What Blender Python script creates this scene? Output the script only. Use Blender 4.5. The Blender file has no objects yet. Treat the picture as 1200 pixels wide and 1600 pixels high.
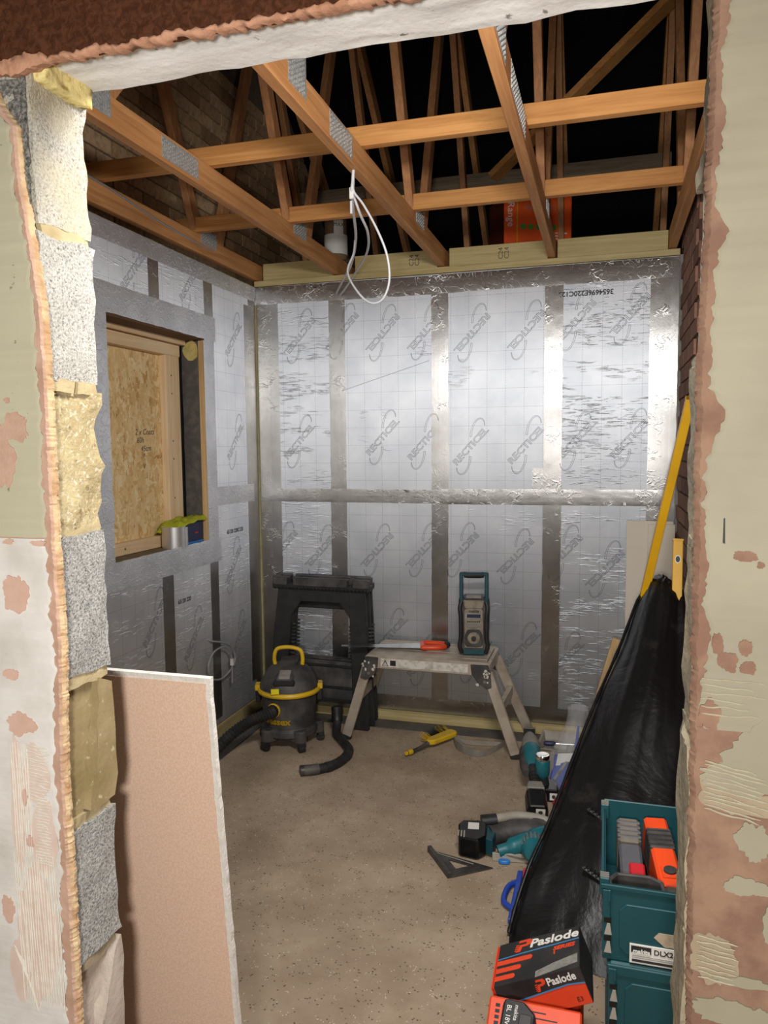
import bpy, bmesh, math, random
from mathutils import Vector, Matrix, noise
from math import sin, cos, pi, radians
SC = bpy.context.scene
COL = SC.collection
random.seed(7)

# ------------------------------------------------------------------ camera, world, lights, exposure
cam = bpy.data.objects.new('camera', bpy.data.cameras.new('camera'))
COL.objects.link(cam)
cam.data.sensor_fit = 'HORIZONTAL'
cam.data.sensor_width = 36.0
cam.data.lens = 35.494
cam.data.clip_start = 0.02
_R = ((0.95959559, 0.01425142, -0.28102171), (0.28122114, -0.08242689, 0.95609648), (-0.00953801, -0.99649521, -0.08310428))
cam.matrix_world = Matrix(((_R[0][0], -_R[0][1], -_R[0][2], 0.0),
                           (_R[1][0], -_R[1][1], -_R[1][2], 0.0),
                           (_R[2][0], -_R[2][1], -_R[2][2], 1.57), (0, 0, 0, 1)))
SC.camera = cam

world = bpy.data.worlds.new('world')
SC.world = world
world.use_nodes = True
world.node_tree.nodes['Background'].inputs['Color'].default_value = (1.0, 0.93, 0.84, 1)
world.node_tree.nodes['Background'].inputs['Strength'].default_value = 0.12


def point_light(name, loc, power, radius, color=(1, 1, 1)):
    d = bpy.data.lights.new(name, 'POINT')
    d.energy = power
    d.shadow_soft_size = radius
    d.color = color
    o = bpy.data.objects.new(name, d)
    o.location = loc
    COL.objects.link(o)
    return o


def area_light(name, loc, target, power, sx, sy, color=(1, 1, 1)):
    d = bpy.data.lights.new(name, 'AREA')
    d.shape = 'RECTANGLE'
    d.size, d.size_y = sx, sy
    d.energy = power
    d.color = color
    o = bpy.data.objects.new(name, d)
    o.location = loc
    o.rotation_euler = (Vector(target) - Vector(loc)).to_track_quat('-Z', 'Y').to_euler()
    COL.objects.link(o)
    return o


# an LED work lamp behind the doorway, a little above the camera, and an added fill light inside the room
point_light('work_lamp', (-0.02, -0.30, 1.52), 98, 0.07, (1.0, 0.97, 0.935))
area_light('fill_light', (-0.12, 1.20, 2.26), (-0.9, 3.4, 0.35), 36, 0.5, 0.14, (1.0, 0.98, 0.95))

SC.view_settings.view_transform = 'Standard'
SC.view_settings.look = 'None'
SC.view_settings.gamma = 1.0
SC.view_settings.use_curve_mapping = False
SC.view_settings.exposure = 0.12


# ------------------------------------------------------------------ helpers
def S(h):
    h = h.lstrip('#')
    out = []
    for i in (0, 2, 4):
        c = int(h[i:i + 2], 16) / 255
        out.append(c / 12.92 if c <= 0.04045 else ((c + 0.055) / 1.055) ** 2.4)
    return (out[0], out[1], out[2], 1.0)


class NT:
    """small wrapper round a node tree"""
    def __init__(self, name):
        self.m = bpy.data.materials.new(name)
        self.m.use_nodes = True
        self.t = self.m.node_tree
        self.b = self.t.nodes['Principled BSDF']
        self.tc = None

    def n(self, typ, **kw):
        nd = self.t.nodes.new(typ)
        for k, v in kw.items():
            setattr(nd, k, v)
        return nd

    def l(self, a, b):
        self.t.links.new(a, b)

    def co(self, scale=(1, 1, 1), rot=(0, 0, 0)):
        if self.tc is None:
            self.tc = self.n('ShaderNodeTexCoord')
        mp = self.n('ShaderNodeMapping')
        mp.inputs['Scale'].default_value = scale
        mp.inputs['Rotation'].default_value = rot
        self.l(self.tc.outputs['Object'], mp.inputs['Vector'])
        return mp.outputs['Vector']

    def noise(self, scale, detail=4, stretch=(1, 1, 1), rough=0.55, dist=0.0, rot=(0, 0, 0)):
        nd = self.n('ShaderNodeTexNoise')
        nd.inputs['Scale'].default_value = scale
        nd.inputs['Detail'].default_value = detail
        nd.inputs['Roughness'].default_value = rough
        nd.inputs['Distortion'].default_value = dist
        self.l(self.co(stretch, rot), nd.inputs['Vector'])
        return nd.outputs['Fac']

    def voro(self, scale, stretch=(1, 1, 1), feature='F1', rnd=1.0):
        nd = self.n('ShaderNodeTexVoronoi', feature=feature)
        nd.inputs['Scale'].default_value = scale
        nd.inputs['Randomness'].default_value = rnd
        self.l(self.co(stretch), nd.inputs['Vector'])
        return nd

    def ramp(self, fac, stops):
        r = self.n('ShaderNodeValToRGB')
        el = r.color_ramp.elements
        while len(el) < len(stops):
            el.new(0.5)
        for e, (p, c) in zip(el, stops):
            e.position = p
            e.color = c if len(c) == 4 else (*c, 1)
        self.l(fac, r.inputs['Fac'])
        return r.outputs['Color']

    def step(self, fac, a, b):
        mr = self.n('ShaderNodeMapRange')
        mr.inputs['From Min'].default_value = a
        mr.inputs['From Max'].default_value = b
        self.l(fac, mr.inputs['Value'])
        return mr.outputs['Result']

    def mix(self, fac, a, b, mode='MIX'):
        mx = self.n('ShaderNodeMix', data_type='RGBA', blend_type=mode)
        for sock, v in ((mx.inputs[0], fac), (mx.inputs[6], a), (mx.inputs[7], b)):
            if isinstance(v, (float, int)):
                sock.default_value = v
            elif isinstance(v, tuple):
                sock.default_value = v
            else:
                self.l(v, sock)
        return mx.outputs[2]

    def math(self, op, a, b=None):
        m = self.n('ShaderNodeMath', operation=op)
        for i, v in enumerate((a, b)):
            if v is None:
                continue
            if isinstance(v, (float, int)):
                m.inputs[i].default_value = v
            else:
                self.l(v, m.inputs[i])
        return m.outputs[0]

    def bump(self, height, strength=0.5, dist=0.002):
        bp = self.n('ShaderNodeBump')
        bp.inputs['Strength'].default_value = strength
        bp.inputs['Distance'].default_value = dist
        self.l(height, bp.inputs['Height'])
        old = self.b.inputs['Normal']
        if old.is_linked:
            self.l(old.links[0].from_socket, bp.inputs['Normal'])
        self.l(bp.outputs['Normal'], old)

    def col(self, v):
        if isinstance(v, tuple):
            self.b.inputs['Base Color'].default_value = v
        else:
            self.l(v, self.b.inputs['Base Color'])

    def aniso(self, a):
        tg = self.n('ShaderNodeTangent', direction_type='RADIAL', axis='Z')
        self.l(tg.outputs['Tangent'], self.b.inputs['Tangent'])
        self.b.inputs['Anisotropic'].default_value = a

    def set(self, rough=0.6, metal=0.0, spec=0.5):
        self.b.inputs['Roughness'].default_value = rough
        self.b.inputs['Metallic'].default_value = metal
        self.b.inputs['Specular IOR Level'].default_value = spec
        return self.m


def plain(name, h, rough=0.5, metal=0.0, dirt=None, dscale=25, damt=0.5, bump=0.0, bscale=150, spec=0.5):
    t = NT(name)
    c = S(h)
    if dirt:
        c = t.mix(t.math('MULTIPLY', t.step(t.noise(dscale, 6), 0.42, 0.68), damt), c, S(dirt))
    t.col(c)
    if bump:
        t.bump(t.noise(bscale, 3), bump, 0.002)
    return t.set(rough, metal, spec)


def wood(name, axis, a, b, knots=None, rough=0.65):
    t = NT(name)
    st = [28.0, 28.0, 28.0]
    st[axis] = 1.6
    g = t.noise(1.0, 6, tuple(st), 0.6, 1.2)
    st2 = [110.0, 110.0, 110.0]
    st2[axis] = 3.0
    f = t.noise(1.0, 3, tuple(st2), 0.6)
    c = t.mix(t.step(g, 0.36, 0.66), S(a), S(b))
    c = t.mix(t.math('MULTIPLY', t.step(f, 0.52, 0.75), 0.35), c, S(knots or b))
    big = t.noise(2.2, 3)
    c = t.mix(t.math('MULTIPLY', t.step(big, 0.5, 0.72), 0.4), c, S(knots or b))
    t.col(c)
    t.bump(f, 0.35, 0.0015)
    return t.set(rough, 0, 0.3)


def blockmat(name, base, speck, light, s=260, smear=None, smamt=0.6):
    t = NT(name)
    n1 = t.noise(s, 3, rough=0.7)
    c = t.mix(t.step(n1, 0.46, 0.60), S(base), S(light))
    c = t.mix(t.math('MULTIPLY', t.step(n1, 0.41, 0.35), 0.8), c, S(speck))
    if smear:
        c = t.mix(t.math('MULTIPLY', t.step(t.noise(9, 5), 0.44, 0.56), smamt), c, S(smear))
    t.col(c)
    t.bump(n1, 0.9, 0.003)
    t.bump(t.noise(40, 4), 0.5, 0.004)
    return t.set(0.92, 0, 0.2)


def foilmat(name, kind, ax='X'):
    t = NT(name)
    if kind == 'matt':
        t.col(t.mix(t.step(t.noise(7, 4), 0.35, 0.7), S('d2d4d8'), S('e4e6ea')))
        cr = t.noise(24, 3, rough=0.5, dist=0.8)
        t.bump(t.step(t.math('ABSOLUTE', t.math('SUBTRACT', cr, 0.5)), 0.05, 0.0), 0.3, 0.002)
        t.bump(t.noise(60, 3), 0.25, 0.002)
        return t.set(0.45, 0.7)
    if kind == 'tape':
        t.col(t.mix(t.step(t.noise(7, 4), 0.35, 0.7), S('b4b2b0'), S('c8c7c5')))
        cr = t.noise(20, 3, rough=0.5, dist=0.8)
        mask = t.step(t.noise(7, 3), 0.52, 0.64)
        t.bump(t.math('MULTIPLY', t.step(t.math('ABSOLUTE', t.math('SUBTRACT', cr, 0.5)), 0.045, 0.0), mask), 0.25, 0.002)
        t.bump(t.noise(1.0, 2, (60, 60, 3)), 0.22, 0.002)
        t.bump(t.noise(110, 3), 0.12, 0.001)
        t.aniso(0.88)
        return t.set(0.37, 1.0)
    sep = t.n('ShaderNodeSeparateXYZ')
    t.l(t.co(), sep.inputs[0])
    u, v = sep.outputs[ax], sep.outputs['Z']

    def line(w, pitch, off, th):
        fr = t.math('FRACT', t.math('ADD', t.math('DIVIDE', w, pitch), off))
        return t.math('LESS_THAN', fr, th / pitch)
    g = t.math('MAXIMUM', line(u, 0.1, 50.3, 0.0021), line(v, 0.1, 50.1, 0.0019))
    dash = t.math('LESS_THAN', t.math('FRACT', t.math('MULTIPLY', t.math('ADD', u, v), 70.0)), 0.7)
    g = t.math('MULTIPLY', t.math('MULTIPLY', g, dash), 0.42)
    base = t.mix(t.step(t.noise(5, 3), 0.35, 0.7), S('dee3ea'), S('eef2f7'))
    t.col(t.mix(g, base, S('56585c')))
    st = {'X': (16, 16, 120), 'Y': (16, 16, 120)}[ax]
    r1 = t.noise(1.0, 3, st, 0.5, 0.4)
    mask = t.step(t.noise(1.0, 2, (3.0, 3.0, 14.0)), 0.46, 0.56) if kind == 'ripple' else t.step(t.noise(1.0, 2, (4, 4, 6)), 0.62, 0.72)
    h = t.math('MULTIPLY', t.step(r1, 0.54, 0.68), mask)
    t.bump(h, 0.29 if kind == 'ripple' else 0.2, 0.0045)
    t.bump(t.noise(30, 4), 0.12, 0.002)
    t.aniso(0.82)
    return t.set(0.6, 0.92)


M = {}


def mats():
    M['wx'] = wood('timber_x', 0, 'cf9658', 'b67c44', '8c5a2e')
    M['wy'] = wood('timber_y', 1, 'c9935f', 'ae7848', '82552f')
    M['wz'] = wood('timber_z', 2, 'b98457', '9d6c46', '7a5034')
    M['tx'] = wood('treated_x', 0, 'c3b384', 'ad9b68', '8d7a4c')
    M['ty'] = wood('treated_y', 1, 'c3b384', 'ad9b68', '8d7a4c')
    M['tz'] = wood('treated_z', 2, 'cdb084', 'b59362', '8d6c42')
    M['tgx'] = wood('weathered_x', 0, '8f8069', '6f614e', '55493a')
    M['pz'] = wood('pine_z', 2, 'e8d0ab', 'dcbc92', 'c39a68')
    M['py'] = wood('pine_y', 1, 'e8d0ab', 'dcbc92', 'c39a68')
    M['dky'] = wood('dark_board_y', 1, '6b4e35', '4e3826', '33251a')
    M['plate'] = plain('galvanised_plate', 'c4c5c3', 0.45, 0.5, '8a8a88', 180, 0.8, 0.8, 320)
    # concrete floor
    t = NT('concrete_floor')
    c = t.mix(t.step(t.noise(3.2, 5), 0.35, 0.68), S('ac9a84'), S('92806b'))
    c = t.mix(t.math('MULTIPLY', t.step(t.noise(14, 5), 0.5, 0.7), 0.35), c, S('8b7660'))
    v1 = t.voro(85)
    c = t.mix(t.math('MULTIPLY', t.math('MULTIPLY', t.step(v1.outputs['Distance'], 0.30, 0.20), t.step(t.noise(24, 2), 0.52, 0.56)), 0.8), c, S('4a3d31'))
    v2 = t.voro(120)
    c = t.mix(t.math('MULTIPLY', t.step(v2.outputs['Distance'], 0.26, 0.16), t.step(t.noise(33, 2), 0.56, 0.60)), c, S('d8cdb9'))
    t.col(c)
    t.bump(t.noise(70, 5), 0.35, 0.002)
    M['floor'] = t.set(0.82, 0, 0.25)
    M['membrane'] = plain('grey_membrane', '4c4947', 0.6, 0, '6d655c', 9, 0.5)
    M['void'] = plain('roof_underlay', '0e0e10', 0.85, 0, '060607', 6, 0.6, spec=0.1)
    M['loft'] = plain('loft_board', '3a2e22', 0.9)
    M['mortar'] = plain('mortar', '8d7f68', 0.95, 0, '6e614e', 30, 0.5, 0.6, 120)
    M['mortar2'] = plain('cream_mortar', 'ae9f7a', 0.95, 0, '917f58', 22, 0.6, 0.8, 140)
    M['mortarR'] = plain('dark_mortar', '6a5c50', 0.95, 0, '4e443a', 30, 0.5, 0.6, 120)
    # bricks, each with its own tone
    for nm, a, b in (('brick_buff', 'c4a682', '957655'), ('brick_red', '9a7462', '6f5145')):
        t = NT(nm)
        oi = t.n('ShaderNodeObjectInfo')
        c = t.mix(oi.outputs['Random'], S(a), S(b))
        c = t.mix(t.math('MULTIPLY', t.step(t.noise(40, 5), 0.45, 0.65), 0.4), c, S('5a4634'))
        t.col(c)
        t.bump(t.noise(120, 4), 0.6, 0.002)
        M[nm] = t.set(0.9, 0, 0.2)
    t = NT('brickwork')
    bt = t.n('ShaderNodeTexBrick')
    t.l(t.co((1, 1, 1), (0, radians(90), radians(90))), bt.inputs['Vector'])
    bt.inputs['Color1'].default_value = S('9a7462')
    bt.inputs['Color2'].default_value = S('7b5a4b')
    bt.inputs['Mortar'].default_value = S('6a5c50')
    bt.inputs['Scale'].default_value = 1.0
    bt.inputs['Mortar Size'].default_value = 0.005
    bt.inputs['Brick Width'].default_value = 0.225
    bt.inputs['Row Height'].default_value = 0.075
    t.col(bt.outputs['Color'])
    M['brickwork'] = t.set(0.9, 0, 0.2)
    M['blk_grey'] = blockmat('block_pale_grey', '9d9b94', '4c4a46', 'bbb8af')
    M['blk_cream'] = blockmat('block_cream_smear', '9f9b91', '504e49', 'bbb7ab', smear='b5ac90', smamt=0.5)
    M['blk_dark'] = blockmat('block_grey', '8b8a86', '3f3e3c', 'b0afaa')
    M['blk_face'] = blockmat('block_rough_dark', '5f5d58', '2c2b29', '8a8882', 160)
    t = NT('block_mortar_smeared')
    c = t.mix(t.step(t.noise(12, 5), 0.4, 0.6), S('b5a780'), S('a0906c'))
    c = t.mix(t.step(t.noise(150, 4), 0.56, 0.66), c, S('c4bca5'))
    c = t.mix(t.step(t.noise(60, 5), 0.62, 0.68), c, S('85734f'))
    t.col(c)
    t.bump(t.noise(60, 6), 1.0, 0.006)
    M['blk_smear'] = t.set(0.95, 0, 0.2)
    t = NT('block_olive')
    c = t.mix(t.step(t.noise(7, 5), 0.38, 0.62), S('84744f'), S('9d8c6b'))
    c = t.mix(t.step(t.noise(60, 5), 0.62, 0.7), c, S('b5a98c'))
    t.col(c)
    t.bump(t.noise(45, 6), 0.6, 0.003)
    M['blk_olive'] = t.set(0.9, 0, 0.25)
    t = NT('block_taupe')
    c = t.mix(t.step(t.noise(9, 5, (1, 1, 0.4)), 0.4, 0.62), S('9a8a7c'), S('b6aa9e'))
    t.col(c)
    t.bump(t.noise(80, 6), 0.6, 0.003)
    M['blk_taupe'] = t.set(0.9, 0, 0.25)
    t = NT('jamb_cement')
    c = t.mix(t.step(t.noise(10, 5, (1, 1, 0.35)), 0.4, 0.62), S('93876f'), S('7a7467'))
    c = t.mix(t.step(t.noise(35, 5), 0.6, 0.68), c, S('6a5f4e'))
    t.col(c)
    t.bump(t.noise(60, 6), 0.8, 0.004)
    M['jamb'] = t.set(0.92, 0, 0.2)
    # plaster coats
    t = NT('undercoat_pink')
    c = t.mix(t.step(t.noise(18, 5), 0.4, 0.62), S('bd9c88'), S('ab8a75'))
    t.col(c)
    t.bump(t.noise(90, 5), 0.6, 0.002)
    M['pink'] = t.set(0.95, 0, 0.15)
    M['pinkl'] = plain('undercoat_light', 'c9a795', 0.95, 0, 'b89480', 30, 0.5)
    t = NT('undercoat_dimmed')  # darker copy of the pink, the right wall's dimmer light in its colour
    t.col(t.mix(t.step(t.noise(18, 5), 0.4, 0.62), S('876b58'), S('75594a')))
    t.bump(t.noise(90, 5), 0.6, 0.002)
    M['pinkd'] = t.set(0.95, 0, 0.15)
    t = NT('undercoat_pale')
    c = t.mix(t.step(t.noise(30, 5), 0.4, 0.62), S('c9b08a'), S('ad8a68'))
    t.col(c)
    t.bump(t.noise(120, 5), 0.9, 0.003)
    M['pinkpale'] = t.set(0.95, 0, 0.15)
    t = NT('paint_olive')
    c = t.mix(t.step(t.noise(6, 4), 0.35, 0.7), S('a8a38a'), S('b2ac93'))
    c = t.mix(t.step(t.noise(70, 3), 0.70, 0.74), c, S('7d7860'))
    t.col(c)
    t.bump(t.noise(25, 3), 0.15, 0.002)
    M['olive'] = t.set(0.6, 0, 0.35)
    t = NT('paint_cream')  # cream lowered in tone, weaker light on the right wall put into it
    c = t.mix(t.step(t.noise(5, 4), 0.35, 0.7), S('8d8671'), S('807966'))
    t.col(c)
    t.bump(t.noise(25, 3), 0.2, 0.002)
    M['cream'] = t.set(0.65, 0, 0.35)
    t = NT('plaster_white')
    c = t.mix(t.step(t.noise(11, 5), 0.4, 0.7), S('d0ccc5'), S('bdb8ae'))
    t.col(c)
    t.bump(t.noise(30, 4, (1, 1, 6)), 0.3, 0.002)
    M['white'] = t.set(0.8, 0, 0.25)
    M['ridge'] = plain('adhesive_ridge', 'd6d1c4', 0.85, 0, 'c2ab98', 60, 0.5)
    M['ridge2'] = plain('adhesive_ridge_cream', 'a09880', 0.9, 0, '8c7a64', 60, 0.5)
    t = NT('brown_stipple')
    nz = t.noise(95, 5, rough=0.6, dist=0.8)
    c = t.mix(t.step(nz, 0.4, 0.62), S('3f2416'), S('553322'))
    t.col(c)
    t.bump(nz, 0.8, 0.004)
    M['brown'] = t.set(0.95, 0, 0.1)
    t = NT('lintel_white')
    c = t.mix(t.step(t.noise(9, 6, (0.5, 2, 1)), 0.42, 0.66), S('efeeea'), S('d4d2ce'))
    c = t.mix(t.step(t.noise(42, 4), 0.68, 0.73), c, S('86837e'))
    t.col(c)
    t.bump(t.noise(60, 5), 0.6, 0.003)
    M['lintel'] = t.set(0.85, 0, 0.25)
    t = NT('pu_foam')
    c = t.mix(t.step(t.noise(55, 4), 0.5, 0.64), S('d9c888'), S('a8924f'))
    t.col(c)
    t.bump(t.noise(50, 4), 0.8, 0.006)
    M['foam'] = t.set(0.8, 0, 0.3)
    M['foamedge'] = plain('foam_edge', 'bfae6c', 0.8, 0, '8f7f45', 40, 0.5)
    M['tape'] = foilmat('foil_tape', 'tape')
    M['tape2'] = foilmat('foil_tape_crinkled', 'matt')
    M['fx'] = foilmat('foil_panel_flat_x', 'flat', 'X')
    M['fxr'] = foilmat('foil_panel_rippled_x', 'ripple', 'X')
    M['fy'] = foilmat('foil_panel_flat_y', 'flat', 'Y')
    M['fyr'] = foilmat('foil_panel_rippled_y', 'ripple', 'Y')
    M['print'] = plain('grey_print', '3a3c40', 0.6)
    M['block'] = plain('plain_blockwork', '8f8c85', 0.95, 0, '706d67', 20, 0.5)
    # OSB: overlapping strand colours
    t = NT('osb')
    pal = [(0.0, S('b78a52')), (0.25, S('d6b277')), (0.6, S('e4c690')), (1.0, S('f2deb0'))]

    def strands(scale, stretch, rot):
        v = t.n('ShaderNodeTexVoronoi')
        v.inputs['Scale'].default_value = scale
        wob = t.n('ShaderNodeVectorMath', operation='ADD')
        nn = t.n('ShaderNodeTexNoise')
        nn.inputs['Scale'].default_value = 26
        t.l(t.co(), nn.inputs['Vector'])
        sc = t.n('ShaderNodeVectorMath', operation='SCALE')
        sc.inputs['Scale'].default_value = 0.35
        t.l(nn.outputs['Color'], sc.inputs[0])
        t.l(t.co(stretch, rot), wob.inputs[0])
        t.l(sc.outputs[0], wob.inputs[1])
        t.l(wob.outputs[0], v.inputs['Vector'])
        return v
    a1 = strands(5.5, (1, 7.5, 2.0), (0.25, 0, 0))
    a2 = strands(6, (1, 6.5, 2.4), (-0.5, 0, 0))
    a3 = strands(6.5, (1, 3.0, 6.0), (0.35, 0, 0))
    c = t.ramp(a1.outputs['Color'], pal)
    c = t.mix(t.step(t.noise(30, 3, (1, 1, 0.5)), 0.49, 0.51), c, t.ramp(a2.outputs['Color'], pal))
    c = t.mix(t.step(t.noise(22, 3, (1, 0.6, 1)), 0.56, 0.58), c, t.ramp(a3.outputs['Color'], pal))
    c = t.mix(t.math('MULTIPLY', t.step(t.noise(40, 4, (1, 1.6, 0.5)), 0.64, 0.69), 0.75), c, S('80552b'))
    t.col(c)
    t.bump(a1.outputs['Distance'], 0.3, 0.003)
    M['osb'] = t.set(0.6, 0, 0.3)
    # sheet and tool materials
    t = NT('board_paper')
    c = t.mix(t.step(t.noise(240, 3), 0.4, 0.6), S('dabca6'), S('d0b099'))
    t.col(c)
    M['paper'] = t.set(0.85, 0, 0.2)
    M['gypsum'] = plain('gypsum', 'd9d5cd', 0.9, 0, 'b9b2a6', 60, 0.5, 0.8, 200)
    M['offwhite'] = plain('board_offwhite', 'cfc6b6', 0.85, 0, 'bcb2a2', 6, 0.4)
    M['blackp'] = plain('black_plastic', '1b1b1c', 0.5, 0, '35322f', 14, 0.5)
    M['blackd'] = plain('black_plastic_dusty', '302f2f', 0.6, 0, '67605a', 10, 0.6)
    M['blackg'] = plain('black_gloss', '0c0c0d', 0.3)
    M['rubber'] = plain('rubber', '181818', 0.7, 0, '3a3632', 18, 0.5)
    M['yellow'] = plain('yellow_plastic', 'd8b019', 0.45, 0, 'a5842a', 16, 0.4)
    M['levely'] = plain('level_yellow', 'd9a512', 0.45, 0, 'a87c12', 8, 0.25)
    M['teal'] = plain('teal_plastic', '0b6670', 0.45, 0, '4e6a68', 16, 0.35)
    M['tealcase'] = plain('teal_case', '0a434a', 0.5, 0, '1f4c50', 9, 0.4)
    M['tealdark'] = plain('teal_dark', '0a3f47', 0.5)
    M['alu'] = plain('worn_aluminium', 'b6ab9b', 0.5, 0.35, '8d7a64', 13, 0.6, 0.3, 90)
    M['steel'] = plain('steel', 'b9b9b8', 0.3, 1.0, '8a8987', 30, 0.4)
    M['chrome'] = plain('bright_steel', 'dcdcdc', 0.16, 1.0)
    M['alutape'] = plain('tape_coil', 'd9d9d9', 0.4, 0.85)
    M['greyp'] = plain('grey_plastic', '77736c', 0.55, 0, '9a9083', 16, 0.5)
    M['greyl'] = plain('light_grey_plastic', 'a39c90', 0.6, 0, '857b6d', 14, 0.5)
    M['dust'] = plain('dusty_grey', '8d8372', 0.8, 0, '4b463e', 30, 0.6, 0.5, 90)
    M['orange'] = plain('orange_plastic', 'e0491c', 0.42, 0, 'b63c1a', 14, 0.3)
    M['orangeb'] = plain('orange_card', 'e2451f', 0.55, 0, 'c63c1c', 10, 0.4)
    M['blackc'] = plain('black_card', '1d1c1c', 0.55, 0, '3d3a37', 9, 0.6)
    M['whitep'] = plain('white_print', 'dcd9d2', 0.6)
    M['greyprint'] = plain('print_mid_grey', '8a8780', 0.6, 0, '5e5b56', 70, 0.7)
    M['bluep'] = plain('blue_print', '3f7fae', 0.5)
    M['label'] = plain('worn_label', 'cfcac0', 0.6, 0, '8b8377', 45, 0.7)
    M['blue'] = plain('blue_plastic', '1d3fa0', 0.45)
    M['navy'] = plain('navy_plastic', '1b2447', 0.5)
    M['bluel'] = plain('bright_blue', '2a78c4', 0.4)
    M['red'] = plain('red_plastic', 'b3202a', 0.45)
    M['lime'] = plain('lime_cloth', 'aab022', 0.85, 0, '7f8a1c', 30, 0.4, 0.5, 120)
    M['cablew'] = plain('white_cable', 'c9c9cb', 0.45)
    M['cableg'] = plain('grey_cable', '8f9094', 0.45)
    M['lcd'] = plain('lcd_glass', '27304a', 0.2)
    M['darkm'] = plain('dark_grey_metal', '4a4846', 0.42, 0.6, '6b6762', 20, 0.5)
    M['green'] = plain('green_print', '4f9a3c', 0.5)
    M['gold'] = plain('brass_wire', 'b09050', 0.3, 1.0)
    M['cardbrown'] = plain('brown_card', '7d6345', 0.8)
    t = NT('black_sheet')
    nz = t.noise(3.5, 5, rough=0.6, dist=1.0)
    dust = t.math('MULTIPLY', t.step(t.noise(6, 7, rough=0.7), 0.56, 0.76), 0.28)
    t.col(t.mix(dust, S('0d0d0e'), S('57524c')))
    t.bump(nz, 0.5, 0.02)
    t.bump(t.noise(22, 4), 0.2, 0.005)
    M['sheet'] = t.set(0.42, 0, 0.4)
    t = NT('clear_bag')
    t.col((0.86, 0.88, 0.9, 1))
    t.b.inputs['Alpha'].default_value = 0.16
    t.bump(t.noise(26, 4, dist=1.5), 0.9, 0.01)
    M['bag'] = t.set(0.12, 0, 0.9)


mats()


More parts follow.
